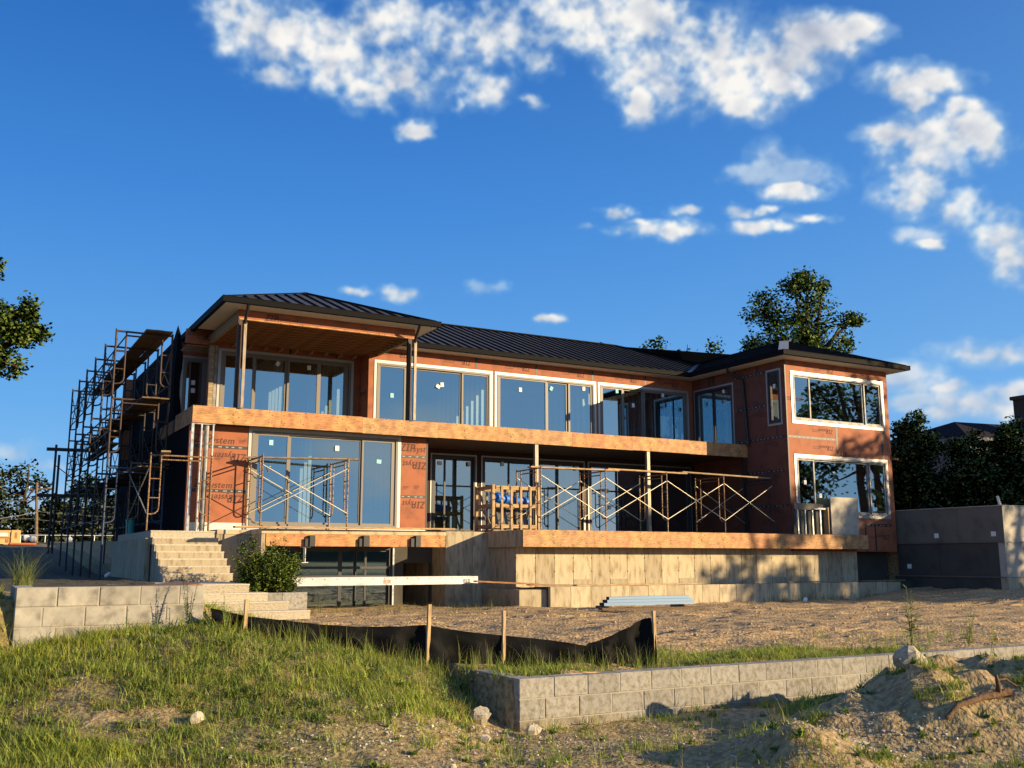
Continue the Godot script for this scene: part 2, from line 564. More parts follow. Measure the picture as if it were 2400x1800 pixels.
func make_sky() -> Sky:
	nz.seed = 31
	nz.frequency = 0.05
	nz.fractal_octaves = 4
	nz2.seed = 77
	nz2.frequency = 0.045
	nz2.fractal_octaves = 5
	nz2.fractal_gain = 0.5
	var W := 4096
	var H := 2048
	var sun := SUN_DIR.normalized()
	var lw := 1024
	var lh := 512
	var low := Image.create(lw, lh, false, Image.FORMAT_RGB8)
	var wide := FastNoiseLite.new()
	wide.seed = 5
	wide.frequency = 0.9
	wide.fractal_octaves = 5
	for y in lh:
		var el := (0.5 - (y + 0.5) / lh) * PI
		for x in lw:
			var az := (x + 0.5) / lw * TAU
			var d := Vector3(sin(az) * cos(el), sin(el), -cos(az) * cos(el))
			var c := air(d.y, d.dot(sun))
			if d.y > 0.02:
				var n := wide.get_noise_3d(d.x * 2.2, d.y * 4.4, d.z * 2.2)
				var a := smoothstep(0.17, 0.42, n)
				if a > 0.0:
					c = c.lerp(Color(0.86, 0.87, 0.90), a * 0.85)
			low.set_pixel(x, y, c)
	low.resize(W, H, Image.INTERPOLATE_CUBIC)
	# the part in front of the house at full sharpness
	var fw := Vector3(sin(deg_to_rad(YAW)) * cos(deg_to_rad(TILT)), sin(deg_to_rad(TILT)), -cos(deg_to_rad(YAW)) * cos(deg_to_rad(TILT)))
	var rt := Vector3(cos(deg_to_rad(YAW)), 0, sin(deg_to_rad(YAW)))
	var up := rt.cross(fw)
	var x0 := -60
	var x1 := 720
	var y0 := 560
	var y1 := 1030
	var patch := Image.create(x1 - x0, y1 - y0, false, Image.FORMAT_RGB8)
	for y in range(y0, y1):
		var el := (0.5 - (y + 0.5) / H) * PI
		for x in range(x0, x1):
			var az := (x + 0.5) / W * TAU
			var d := Vector3(sin(az) * cos(el), sin(el), -cos(az) * cos(el))
			var c := air(d.y, d.dot(sun))
			var k := d.dot(fw)
			var px := 1200.0 + 2345.0 * d.dot(rt) / k
			var py := 900.0 - 2345.0 * d.dot(up) / k
			var cl := cloud_at(px, py, d)
			if cl.x > 0.0:
				var body := Color(0.63, 0.68, 0.78).lerp(Color(1.0, 0.99, 0.97), cl.y)
				if py > 780.0:
					body = body.lerp(Color(0.80, 0.83, 0.90), 0.35)
				c = c.lerp(body, cl.x)
			var edge := minf(minf(float(x - x0), float(x1 - 1 - x)), minf(float(y - y0), float(y1 - 1 - y))) / 60.0
			if edge < 1.0:
				c = low.get_pixel(posmod(x, W), y).lerp(c, clampf(edge, 0.0, 1.0))
			patch.set_pixel(x - x0, y - y0, c)
	low.blit_rect(patch, Rect2i(-x0, 0, x1, y1 - y0), Vector2i(0, y0))
	low.blit_rect(patch, Rect2i(0, 0, -x0, y1 - y0), Vector2i(W + x0, y0))
	var pm := PanoramaSkyMaterial.new()
	pm.panorama = ImageTexture.create_from_image(low)
	var s := Sky.new()
	s.sky_material = pm
	return s


func _ready() -> void:
	rng.seed = 2024
	var cam := Camera3D.new()
	cam.name = "camera"
	add_child(cam)
	cam.position = EYE
	cam.rotation_degrees = Vector3(TILT, -YAW, 0)
	cam.fov = rad_to_deg(2.0 * atan(900.0 / 2345.0))
	cam.near = 0.1
	cam.far = 3000.0
	cam.current = true

	var we := WorldEnvironment.new()
	we.name = "world"
	var env := Environment.new()
	env.background_mode = Environment.BG_SKY
	env.sky = make_sky()
	env.background_energy_multiplier = 0.53
	env.tonemap_mode = Environment.TONE_MAPPER_LINEAR
	env.tonemap_exposure = 1.82
	env.sdfgi_enabled = true
	env.ssao_enabled = true
	env.ssil_enabled = true
	we.environment = env
	add_child(we)

	var sun := DirectionalLight3D.new()
	sun.name = "sun"
	sun.light_energy = 1.6
	sun.light_color = Color(1.0, 0.885, 0.69)
	sun.light_angular_distance = 0.5
	sun.shadow_enabled = true
	add_child(sun)
	sun.look_at_from_position(SUN_DIR, Vector3.ZERO)

	font_bold = SystemFont.new()
	font_bold.font_names = PackedStringArray(["Droid Sans"])
	font_bold.font_weight = 700
	font_plain = SystemFont.new()
	font_plain.font_names = PackedStringArray(["Droid Sans"])
	make_materials()

	build_ground()
	build_house()
	build_steps()
	build_walls()
	build_scaffolds()
	build_site_things()
	build_surroundings()
	build_plants()


# ------------------------------------------------------------------ the ground
var gn := FastNoiseLite.new()
var gn2 := FastNoiseLite.new()

func latfwd(x: float, z: float) -> Vector2:
	return Vector2(0.8746 * x + 0.4848 * z, 0.4848 * x - 0.8746 * z)


func world_of(lat: float, fwd: float) -> Vector2:
	return Vector2(0.8746 * lat + 0.4848 * fwd, 0.4848 * lat - 0.8746 * fwd)


func bump(lat: float, fwd: float, cl: float, cf: float, rl: float, rf: float) -> float:
	var a := (lat - cl) / rl
	var b := (fwd - cf) / rf
	return exp(-(a * a + b * b))


func height(x: float, z: float) -> float:
	var q := latfwd(x, z)
	var lat := q.x
	var fwd := q.y
	# bank in front of the fence
	var top := lerpf(0.50, 1.00, clampf((-lat - 0.8) / 2.4, 0.0, 1.0))
	var left := 0.0
	if fwd < 7.5:
		left = lerpf(-0.06, 0.12, clampf((fwd - 1.0) / 6.5, 0.0, 1.0))
	else:
		left = lerpf(0.12, top, smoothstep(7.2, 11.6, fwd))
	var right := 0.05
	var t := smoothstep(0.10, -1.15, lat)
	var front := lerpf(right, left, t)
	# mound of spoil against the low wall
	var heap := 0.32 * bump(lat, fwd, 2.4, 8.6, 0.55, 0.6) + 0.46 * bump(lat, fwd, 4.6, 10.2, 1.3, 1.0) + 0.40 * bump(lat, fwd, 6.3, 10.0, 1.3, 1.5) + 0.20 * bump(lat, fwd, 3.6, 9.9, 0.9, 0.8) + 0.30 * bump(lat, fwd, 5.0, 11.3, 1.5, 0.6) + 0.12 * bump(lat, fwd, 5.2, 7.6, 1.5, 0.8)
	if z > -9.1:
		front += heap * (1.0 + 0.45 * gn2.get_noise_2d(x * 1.9, z * 1.9)) * (1.0 + 0.22 * gn.get_noise_2d(x * 4.5, z * 4.5))
	# the level yard behind the low wall and the fence
	var yard := lerpf(0.50, 0.36, clampf((-z - 9.0) / 15.0, 0.0, 1.0))
	yard += 0.35 * smoothstep(26.0, 31.0, x) * smoothstep(-14.0, -20.0, z)
	var h := front
	if x > 5.05:
		h = front if z > -9.06 else yard
	else:
		h = lerpf(front, yard, smoothstep(11.4, 12.6, fwd + 0.22 * lat))
	# filled ground beside the house
	var fill := lerpf(1.30, 1.18, smoothstep(12.0, 16.0, fwd)) + 1.0 * smoothstep(33.0, 47.0, fwd) + clampf(fwd - 47.0, 0.0, 40.0) * 0.024
	var edge := lerpf(2.5, 4.4, clampf((-z - 11.5) / 13.0, 0.0, 1.0))
	if z < -11.53:
		var s := smoothstep(edge + 0.35, edge - 0.25, x)
		if z < -29.0:
			s = 1.0 if x < 5.7 else 0.0
		h = lerpf(h, fill, s * smoothstep(-11.53, -11.66, z))
	elif x < 0.6:
		h = lerpf(h, fill, smoothstep(-10.6, -12.6, z) * smoothstep(0.6, 0.2, x) )
	if x > 5.7 and z < -31.0:
		h = 2.3 + 0.012 * (-z - 31.0)
	if x > 30.75 and z < -21.75:
		h = 2.7
	if z < -45.0 and x <= 5.7:
		h = fill
	# uneven surface
	# ruts left by tyres along the yard
	if x > 5.2 and z < -9.3 and z > -24.0:
		for rz in [-12.6, -14.2, -18.3, -19.9]:
			var dz: float = z - rz - 0.35 * sin(x * 0.35 + rz)
			h -= 0.07 * exp(-dz * dz / 0.03) * (0.7 + 0.3 * sin(x * 21.0))
			h += 0.035 * exp(-(absf(dz) - 0.26) * (absf(dz) - 0.26) / 0.012)
	var rough := 0.030 * gn.get_noise_2d(x * 9.0, z * 9.0) + 0.05 * gn2.get_noise_2d(x * 1.6, z * 1.6)
	if x > 5.05 and z < -9.06 and z > -25.0:
		rough = 0.045 * gn.get_noise_2d(x * 5.0, z * 8.0) + 0.085 * gn2.get_noise_2d(x * 0.8, z * 1.6)
	if fwd > 60.0 or lat < -60.0:
		rough *= 2.0
	return h + rough


func build_ground() -> void:
	gn.seed = 41
	gn.frequency = 0.35
	gn.fractal_octaves = 4
	gn2.seed = 42
	gn2.frequency = 0.5
	gn2.fractal_octaves = 3
	var xs := PackedFloat32Array([-900.0, -600.0, -350.0, -200.0, -120.0, -80.0, -50.0, -35.0, -25.0, -18.0, -12.0, -8.0, -6.0, -5.0])
	var x := -4.4
	while x < 15.0:
		xs.append(x)
		x += 0.09
	while x < 32.5:
		xs.append(x)
		x += 0.22
	xs.append_array(PackedFloat32Array([5.02, 5.08, 5.66, 5.74, 30.72, 30.78, 34.0, 37.0, 42.0, 50.0, 60.0, 75.0, 100.0, 150.0, 250.0, 400.0, 600.0, 900.0]))
	xs.sort()
	var zs := PackedFloat32Array([-900.0, -600.0, -400.0, -280.0, -200.0, -150.0, -120.0, -100.0, -85.0, -75.0, -65.0, -56.0, -48.0, -42.0, -37.0, -33.0, -31.05, -30.95, -29.05, -28.95])
	var z := -27.0
	while z < -13.4:
		zs.append(z)
		z += 0.19
	while z < -2.5:
		zs.append(z)
		z += 0.09
	zs.append_array(PackedFloat32Array([-21.78, -21.72, -11.525, -11.665, -9.09, -9.03, -2.0, -1.0, 0.5, 3.0, 7.0, 14.0, 25.0, 45.0, 80.0, 140.0, 250.0, 400.0, 600.0, 900.0]))
	zs.sort()
	var mb := MB.new()
	var nx := xs.size()
	for j in zs.size():
		for i in nx:
			var px := xs[i]
			var pz := zs[j]
			var e := 0.06
			var y := height(px, pz)
			var nn := Vector3(height(px - e, pz) - height(px + e, pz), 2.0 * e, height(px, pz - e) - height(px, pz + e)).normalized()
			mb.v.append(Vector3(px, y, pz))
			mb.n.append(nn)
			var q := latfwd(px, pz)
			# what lies on top: sandy soil, turf roots, straw
			var a := 0.5 + 0.5 * gn2.get_noise_2d(px * 0.9 + 50.0, pz * 0.9)
			var b := 0.5 + 0.5 * gn.get_noise_2d(px * 2.0, pz * 2.0 + 70.0)
			var dirt := Vector3(0.62, 0.43, 0.215).lerp(Vector3(0.44, 0.32, 0.18), a * 0.7 + b * 0.3)
			if px < 5.1 or pz > -9.05:
				dirt = Vector3(0.48, 0.355, 0.19).lerp(Vector3(0.33, 0.26, 0.125), b)
				var turf := smoothstep(0.2, -2.2, q.x) * smoothstep(0.35, 0.65, a)
				dirt = dirt.lerp(Vector3(0.24, 0.22, 0.07), turf * 0.7)
			if q.y > 13.0 and px < 4.4:
				dirt = Vector3(0.11, 0.085, 0.055).lerp(Vector3(0.07, 0.075, 0.035), a)
			if px < -60.0 or px > 60.0 or pz < -95.0 or pz > 40.0:
				dirt = Vector3(0.06, 0.075, 0.03)
			mb.c.append(Color(dirt.x, dirt.y, dirt.z))
			mb.uv.append(Vector2.ZERO)
	for j in zs.size() - 1:
		for i in nx - 1:
			var k := j * nx + i
			mb.idx.append(k); mb.idx.append(k + 1); mb.idx.append(k + nx + 1)
			mb.idx.append(k); mb.idx.append(k + nx + 1); mb.idx.append(k + nx)
	var g := part("ground", mb, M.ground)
	tag(g, "uneven sandy ground sloping up to the house", "ground", "", "structure")


# ------------------------------------------------------------------ the house
var house: Node3D

# a wall plane: o + u * U + up * v + n * w
func front(zz: float) -> Transform3D:
	return Transform3D(Basis(Vector3(1, 0, 0), Vector3(0, 1, 0), Vector3(0, 0, 1)), Vector3(0, 0, zz))


func west(xx: float) -> Transform3D:
	return Transform3D(Basis(Vector3(0, 0, 1), Vector3(0, 1, 0), Vector3(-1, 0, 0)), Vector3(xx, 0, 0))


func fbox(F: Transform3D, mb: MB, u0: float, u1: float, v0: float, v1: float, w0: float, w1: float) -> void:
	mb.box(F * Vector3((u0 + u1) * 0.5, (v0 + v1) * 0.5, (w0 + w1) * 0.5), Vector3(absf(u1 - u0), absf(v1 - v0), absf(w1 - w0)), F.basis)


func fpart(called: String, F: Transform3D, u0: float, u1: float, v0: float, v1: float, w0: float, w1: float, m: Material, parent: Node) -> MeshInstance3D:
	var b := MB.new()
	fbox(F, b, u0, u1, v0, v1, w0, w1)
	return part(called, b, m, parent)


# sheathing boards round the openings, each board a piece of its own
func sheathe(F: Transform3D, u0: float, u1: float, v0: float, v1: float, holes: Array, cut_u: Array, cut_v: Array, m: Material) -> void:
	var us := [u0, u1]
	var vs := [v0, v1]
	us.append_array(cut_u)
	vs.append_array(cut_v)
	for h in holes:
		us.append(h[0]); us.append(h[1]); vs.append(h[2]); vs.append(h[3])
	us.sort()
	vs.sort()
	for j in vs.size() - 1:
		if vs[j + 1] - vs[j] < 0.004 or vs[j] < v0 - 0.001 or vs[j + 1] > v1 + 0.001:
			continue
		# neighbours along the row are one board unless a joint lies between them
		var start := -1e9
		var last := -1e9
		for i in us.size() - 1:
			var a: float = us[i]
			var b: float = us[i + 1]
			if a < u0 - 0.001 or b > u1 + 0.001 or b - a < 0.001:
				continue
			var cu := (a + b) * 0.5
			var cv: float = (vs[j] + vs[j + 1]) * 0.5
			var open := false
			for h in holes:
				if cu > h[0] and cu < h[1] and cv > h[2] and cv < h[3]:
					open = true
			var joint := false
			for k in cut_u:
				if absf(k - a) < 0.001:
					joint = true
			if start > -1e8 and (open or joint):
				fpart("sheathing_panel", F, start + 0.002, last - 0.002, vs[j] + 0.001, vs[j + 1] - 0.001, -0.16, 0.0, m, house)
				start = -1e9
			if not open:
				if start < -1e8:
					start = a
				last = b
		if start > -1e8:
			fpart("sheathing_panel", F, start + 0.002, last - 0.002, vs[j] + 0.001, vs[j + 1] - 0.001, -0.16, 0.0, m, house)


# black seam tape with its faint repeated print
func tape(F: Transform3D, u0: float, u1: float, v: float, wd := 0.085) -> void:
	var t := fpart("seam_tape", F, u0, u1, v - wd * 0.5, v + wd * 0.5, 0.001, 0.005, M.tape, house)
	var b := MB.new()
	var u := u0 + 0.05
	var r := RandomNumberGenerator.new()
	r.seed = int(absf(u0 * 100.0 + v * 37.0))
	while u < u1 - 0.12:
		var L := r.randf_range(0.05, 0.11)
		fbox(F, b, u, u + L, v - 0.012, v + 0.012, 0.005, 0.007)
		u += r.randf_range(0.16, 0.24)
	if b.size() > 0:
		part("lettering", b, M.tape_ink, t)


func vtape(F: Transform3D, u: float, v0: float, v1: float, wd := 0.07) -> void:
	fpart("seam_tape", F, u - wd * 0.5, u + wd * 0.5, v0, v1, 0.001, 0.0045, M.tape, house)


func letters(text: String, F: Transform3D, u: float, v: float, h: float, flip: bool, m: Material, parent: Node, w := 0.0015, bold := true, slant := 0.18) -> void:
	var t := TextMesh.new()
	t.font = font_bold if bold else font_plain
	t.text = text
	t.font_size = 48
	t.pixel_size = h * 1.22 / 35.0
	t.depth = 0.003
	t.curve_step = 4.0
	t.material = m
	var o := MeshInstance3D.new()
	o.mesh = t
	o.name = numbered("lettering", parent)
	parent.add_child(o, true)
	var b := F.basis * Basis(Vector3(1, 0, 0), Vector3(slant, 1, 0), Vector3(0, 0, 1))
	if flip:
		b = F.basis * Basis(Vector3(-1, 0, 0), Vector3(-slant, -1, 0), Vector3(0, 0, 1))
	o.transform = Transform3D(b, F * Vector3(u, v, w) - origin_of(parent))


# the maker's print on a board: the big word, the small one and a few lines of fine print
func board_print(F: Transform3D, u: float, v: float, h: float, flip: bool, fine := true) -> void:
	var s := -1.0 if flip else 1.0
	letters("ZIP", F, u, v, h, flip, M.zip_ink, house)
	letters("system", F, u + s * h * 2.35, v - s * h * 0.30, h * 0.66, flip, M.zip_ink, house, 0.0015, true)
	if fine:
		var b := MB.new()
		for k in 2:
			fbox(F, b, u + s * h * 5.2 - 0.18, u + s * h * 5.2 + 0.18 - 0.07 * k, v + s * (0.03 - 0.055 * k) - 0.008, v + s * (0.03 - 0.055 * k) + 0.008, 0.0005, 0.0025)
		part("lettering", b, M.zip_ink, house)


func window(F: Transform3D, u0: float, u1: float, v0: float, v1: float, panes: Array, o: Dictionary = {}) -> Node3D:
	var n := group_part("window", F * Vector3((u0 + u1) * 0.5, v0, 0), house)
	var fm: Material = o.get("frame", M.frame)
	var fl: float = o.get("flange", 0.09)
	var fw: float = o.get("fw", 0.07)
	if fl > 0.0:
		var b := MB.new()
		fbox(F, b, u0 - fl, u0, v0 - fl, v1 + fl, 0.002, 0.02)
		fbox(F, b, u1, u1 + fl, v0 - fl, v1 + fl, 0.002, 0.02)
		fbox(F, b, u0, u1, v1, v1 + fl, 0.002, 0.02)
		fbox(F, b, u0, u1, v0 - fl, v0, 0.002, 0.02)
		part("flange", b, o.get("flange_mat", M.flange), n)
	var f := MB.new()
	fbox(F, f, u0, u0 + fw, v0, v1, -0.13, 0.035)
	fbox(F, f, u1 - fw, u1, v0, v1, -0.13, 0.035)
	fbox(F, f, u0 + fw, u1 - fw, v1 - fw, v1, -0.13, 0.035)
	fbox(F, f, u0 + fw, u1 - fw, v0, v0 + fw, -0.13, 0.035)
	part("frame", f, fm, n)
	for i in panes.size():
		var p: Array = panes[i]
		var dp := -0.03 - 0.045 * (i % 2)
		# sash round the pane
		var s := MB.new()
		var lo: float = u0 + fw if i == 0 else (panes[i - 1][1] + p[0]) * 0.5
		var hi: float = u1 - fw if i == panes.size() - 1 else (panes[i + 1][0] + p[1]) * 0.5
		fbox(F, s, lo + 0.001, p[0], v0 + fw, v1 - fw, dp - 0.02, dp + 0.03)
		fbox(F, s, p[1], hi - 0.001, v0 + fw, v1 - fw, dp - 0.02, dp + 0.03)
		fbox(F, s, p[0], p[1], v1 - fw - 0.05, v1 - fw, dp - 0.02, dp + 0.03)
		fbox(F, s, p[0], p[1], v0 + fw, v0 + fw + 0.06, dp - 0.02, dp + 0.03)
		part("sash", s, fm, n)
		var g := MB.new()
		var a := F * Vector3(p[0] - 0.01, v0 + fw + 0.05, dp)
		var b2 := F * Vector3(p[0] - 0.01, v1 - fw - 0.04, dp)
		var c := F * Vector3(p[1] + 0.01, v1 - fw - 0.04, dp)
		var d := F * Vector3(p[1] + 0.01, v0 + fw + 0.05, dp)
		g.quad(a, b2, c, d)
		part("pane", g, o.get("glass", M.glass), n)
	for k in o.get("stickers", []):
		# maker's paper on the glass
		var q := MB.new()
		var bs := F.basis * Basis(Vector3(0, 0, 1), k[3] if k.size() > 3 else 0.0)
		q.box(F * Vector3(k[0], k[1], 0.0), Vector3(0.12, 0.15, 0.002), bs)
		var st := part("sticker", q, M.paper_blue if k[2] == 1 else M.paper, n)
		st.position.x += 0.0
	return n


func poly(mb: MB, pts: Array) -> void:
	for i in range(1, pts.size() - 1):
		mb.tri(pts[0], pts[i], pts[i + 1])


# a plane of standing seam metal; seams run up the slope between the eave and the given limits
func roof_plane(called: String, pts: Array, seams: Array) -> void:
	var mb := MB.new()
	poly(mb, pts)
	var under := []
	for p in pts:
		under.append(p - Vector3(0, 0.06, 0))
	under.reverse()
	poly(mb, under)
	var o := part(called, mb, M.roof, house)
	for s in seams:
		var b := MB.new()
		b.beam(s[0] + Vector3(0, 0.018, 0), s[1] + Vector3(0, 0.018, 0), 0.03, 0.055)
		part("seam", b, M.roof_seam, o)


func build_house() -> void:
	house = thing("house", "two-storey house under construction with brown sheathing boards and black metal roof", "house", Vector3(17.9, 2.3, -32.0))
	# ---- ground floor of the west bay
	var F := front(ZG)
	sheathe(F, 5.5, 12.66, 2.45, 5.385, [[7.22, 11.66, 2.62, 5.3]], [], [3.57, 4.79], M.zip)
	tape(F, 5.52, 7.12, 3.57); tape(F, 5.52, 7.12, 4.79); tape(F, 11.76, 12.64, 3.58); tape(F, 11.76, 12.64, 4.80)
	vtape(F, 12.63, 2.46, 5.38, 0.05)
	fpart("base_strip", F, 5.52, 7.12, 2.46, 2.70, 0.001, 0.006, M.soffit, house)
	fpart("base_strip", F, 11.76, 12.6, 2.46, 2.60, 0.001, 0.006, M.soffit, house)
	for k in [[5.88, 5.00, 0.19, false], [6.85, 4.52, 0.17, true], [5.92, 3.76, 0.18, false], [6.82, 3.36, 0.17, true], [12.0, 5.07, 0.19, false], [12.38, 4.54, 0.18, true], [12.36, 3.34, 0.17, true]]:
		letters("ZIP", F, k[0], k[1], k[2], k[3], M.zip_ink, house)
		var s := -1.0 if k[3] else 1.0
		letters("system" if k[0] < 9.0 else "syst", F, k[0] + s * k[2] * (2.55 if k[0] < 9.0 else 2.0), k[1] - s * 0.04, k[2] * 0.70, k[3], M.zip_ink, house, 0.0015, true)
	for k in [[6.95, 5.0], [6.3, 4.5], [12.3, 3.9], [11.95, 3.88]]:
		var b := MB.new()
		for r in 3:
			fbox(F, b, k[0] - 0.1, k[0] + 0.1 - 0.03 * r, k[1] - 0.04 * r, k[1] - 0.04 * r + 0.016, 0.0005, 0.002)
		part("lettering", b, M.zip_ink, house)
	window(F, 7.22, 11.66, 2.62, 5.3, [[7.40, 8.24], [8.36, 10.46], [10.57, 11.46]], {"flange": 0.10, "stickers": [[7.77, 4.99, 1], [9.74, 4.93, 0], [11.06, 4.6, 1, 1.5], [7.75, 4.23, 0, 0.3]]})
	one_box("side_wall", 12.50, 2.45, ZM, 12.655, 5.38, ZG - 0.17, M.zip, house)
	one_box("side_wall", 5.5, 1.9, -41.2, 5.66, 5.38, ZG - 0.17, M.membrane, house)

	# ---- recessed ground floor wall behind the deck
	F = front(ZM)
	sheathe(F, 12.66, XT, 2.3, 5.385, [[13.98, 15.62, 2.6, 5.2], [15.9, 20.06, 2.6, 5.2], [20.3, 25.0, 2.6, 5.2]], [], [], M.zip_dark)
	window(F, 13.98, 15.62, 2.6, 5.2, [[14.12, 14.44], [14.52, 15.49]], {"frame": M.frame_dark, "flange": 0.05, "stickers": [[14.28, 4.92, 0, 1.5], [15.39, 4.94, 0]]})
	window(F, 15.9, 20.06, 2.6, 5.2, [[16.01, 16.92], [17.0, 17.84], [17.93, 18.94], [19.02, 19.96]], {"frame": M.frame_dark, "flange": 0.05, "stickers": [[16.69, 5.0, 0, 0.15], [19.75, 4.98, 0, 0.25]]})
	window(F, 20.3, 25.0, 2.6, 5.2, [[20.42, 21.5], [21.6, 22.7], [22.8, 23.8], [23.9, 24.9]], {"frame": M.frame_dark, "flange": 0.05, "glass": M.glass_clear, "stickers": [[21.1, 4.2, 0], [21.2, 3.6, 0]]})

	# ---- upper main wall
	sheathe(F, 11.64, XT, 5.80, EAVE, [[11.93, 16.19, 5.85, 8.17], [16.46, 20.57, 5.85, 8.17], [20.84, 24.95, 5.85, 8.17]], [13.2, 15.64, 18.08, 20.52, 22.96], [], M.zip)
	for u in [13.2, 15.64, 18.08, 20.52, 22.96]:
		vtape(F, u, 8.27, EAVE)
	for k in [[15.25, 8.47], [17.65, 8.47], [20.0, 8.46], [22.4, 8.46], [24.4, 8.46], [12.9, 8.5]]:
		board_print(F, k[0], k[1], 0.13, true)
	window(F, 11.93, 16.19, 5.85, 8.17, [[12.06, 12.92], [13.16, 15.02], [15.14, 16.06]], {"stickers": [[12.49, 7.1, 1], [14.33, 7.62, 0, 0.1], [14.18, 7.55, 0, 1.1]]})
	window(F, 16.46, 20.57, 5.85, 8.17, [[16.60, 18.46], [18.60, 19.36], [19.52, 20.42]], {"stickers": [[17.42, 7.70, 0], [18.72, 7.85, 1, -0.4], [20.13, 7.96, 0]]})
	window(F, 20.84, 24.95, 5.85, 8.17, [[20.98, 21.84], [21.98, 22.80], [22.92, 24.80]], {"glass": M.glass_clear, "stickers": [[21.63, 7.99, 1, 0.1], [22.37, 7.5, 0], [23.79, 8.0, 0]]})
	# the step back to the porch wall
	var W := west(11.64)
	sheathe(W, ZP, ZM - 0.17, 5.8, EAVE, [], [], [7.16], M.zip)
	tape(W, ZP, ZM - 0.18, 7.16)

	# ---- porch back wall and the narrow recess beside it
	F = front(ZP)
	sheathe(F, 6.62, 11.64, 5.8, EAVE, [[6.99, 11.30, 5.85, 8.20]], [9.2], [], M.zip)
	vtape(F, 9.2, 8.3, EAVE)
	board_print(F, 10.7, 8.46, 0.13, true)
	window(F, 6.99, 11.30, 5.85, 8.20, [[7.14, 8.0], [8.12, 9.06], [9.2, 10.13], [10.27, 11.07]], {"stickers": [[8.81, 7.96, 0, -0.4], [9.85, 7.92, 0]]})
	one_box("corner_post", 6.62, 5.82, ZP, 6.76, 8.34, ZP + 0.10, M.lumber_old, house)
	one_box("corner_post", 6.78, 5.82, ZP, 6.87, 8.34, ZP + 0.05, M.steel_grey, house)
	F = front(-33.0)
	sheathe(F, 5.9, 7.0, 5.8, EAVE, [[6.12, 6.86, 5.85, 8.16]], [], [], M.zip)
	window(F, 6.12, 6.86, 5.85, 8.16, [[6.24, 6.74]], {"flange": 0.07, "stickers": [[6.46, 7.1, 0], [6.46, 7.36, 0]]})
	one_box("side_wall", 6.88, 5.8, -33.0, 7.0, EAVE, ZP - 0.17, M.zip, house)
	fpart("fascia_panel", front(ZP + 0.02), 5.88, 6.98, 8.35, 8.80, -0.1, 0.0, M.zip, house)
	letters("ZIP", front(ZP + 0.02), 6.62, 8.60, 0.17, true, M.zip_ink, house)
	letters("system", front(ZP + 0.02), 6.24, 8.64, 0.12, true, M.zip_ink, house, 0.0015, false)
	for k in 4:
		one_box("ceiling_slat", 5.95, 8.30, -31.75 - 0.3 * k, 6.86, 8.34, -31.70 - 0.3 * k, M.lumber_old, house)

	# ---- tower
	W = west(XT)
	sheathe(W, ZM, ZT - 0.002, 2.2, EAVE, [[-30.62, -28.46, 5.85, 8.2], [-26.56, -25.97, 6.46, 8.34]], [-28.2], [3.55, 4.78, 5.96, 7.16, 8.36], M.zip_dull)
	for v in [3.55, 4.78]:
		tape(W, -28.9, ZT - 0.05, v)
	for v in [5.96, 7.16]:
		tape(W, -28.36, -26.66 if v > 6.0 else ZT - 0.05, v)
	tape(W, -28.36, -26.66, 8.37)
	vtape(W, -29.5, 8.3, EAVE, 0.1); vtape(W, -29.75, 8.3, EAVE, 0.1); vtape(W, -27.1, 8.4, EAVE); vtape(W, -26.2, 5.97, 6.4)
	for k in [[-28.15, 7.9, true], [-27.25, 7.3, false], [-26.35, 5.72, true], [-26.2, 3.35, true], [-26.9, 6.85, true], [-28.4, 5.1, true], [-26.3, 4.62, true]]:
		board_print(W, k[0], k[1], 0.13, k[2])
	window(W, -30.62, -28.46, 5.85, 8.2, [[-30.50, -29.62], [-29.56, -28.60]], {"frame": M.frame_dark, "glass": M.glass_clear, "flange": 0.07, "stickers": [[-28.95, 8.0, 0, 0.4], [-30.02, 7.66, 1]]})
	window(W, -26.56, -25.97, 6.46, 8.34, [[-26.45, -26.08]], {"frame": M.frame_dark, "flange": 0.07, "stickers": [[-26.25, 7.8, 0]]})
	F = front(ZT)
	sheathe(F, XT, XR, 1.98, EAVE, [[25.62, 30.1, 6.53, 8.20], [25.62, 30.1, 3.26, 5.24]], [27.66, 30.0], [2.93, 5.95], M.zip)
	tape(F, XT + 0.02, 27.6, 5.95); tape(F, 28.4, 30.2, 2.93)
	vtape(F, 27.66, 5.34, 6.42, 0.09); vtape(F, 30.0, 5.3, 6.42, 0.09); vtape(F, XT + 0.03, 2.0, EAVE, 0.05); vtape(F, 28.85, 2.0, 2.88); vtape(F, 29.35, 2.0, 2.88)
	for k in [[27.3, 6.22, 0.13, true], [27.3, 5.62, 0.13, true], [27.95, 5.45, 0.14, false], [27.5, 8.45, 0.13, true], [30.3, 5.45, 0.13, false], [29.9, 2.5, 0.13, true], [25.42, 7.3, 0.1, false]]:
		board_print(F, k[0], k[1], k[2], k[3], k[0] < 30.0)
	window(F, 25.62, 30.1, 6.53, 8.20, [[25.72, 26.40], [26.50, 29.12], [29.24, 29.98]], {"flange": 0.10, "fw": 0.06, "frame": M.steel_grey})
	window(F, 25.62, 30.1, 3.26, 5.24, [[25.72, 26.42], [26.52, 29.16], [29.28, 29.98]], {"flange": 0.10, "fw": 0.06, "frame": M.steel_grey, "stickers": [[26.71, 3.92, 0], [26.0, 4.36, 0]]})
	one_box("side_wall", XR - 0.16, 2.0, -41.2, XR, EAVE, ZT - 0.17, M.zip, house)
	one_box("foundation_wall", XT + 0.1, 0.2, ZT - 0.9, XR + 0.1, 1.97, ZT - 0.6, M.cement_dark, house)

	# ---- shell behind: walls, floors, ceilings, partitions of metal studs
	one_box("side_wall", 5.9, 5.75, -41.2, 6.06, EAVE, -33.17, M.membrane, house)
	one_box("rear_wall", 5.5, 1.9, -41.4, XR, EAVE, -41.2, M.zip, house)
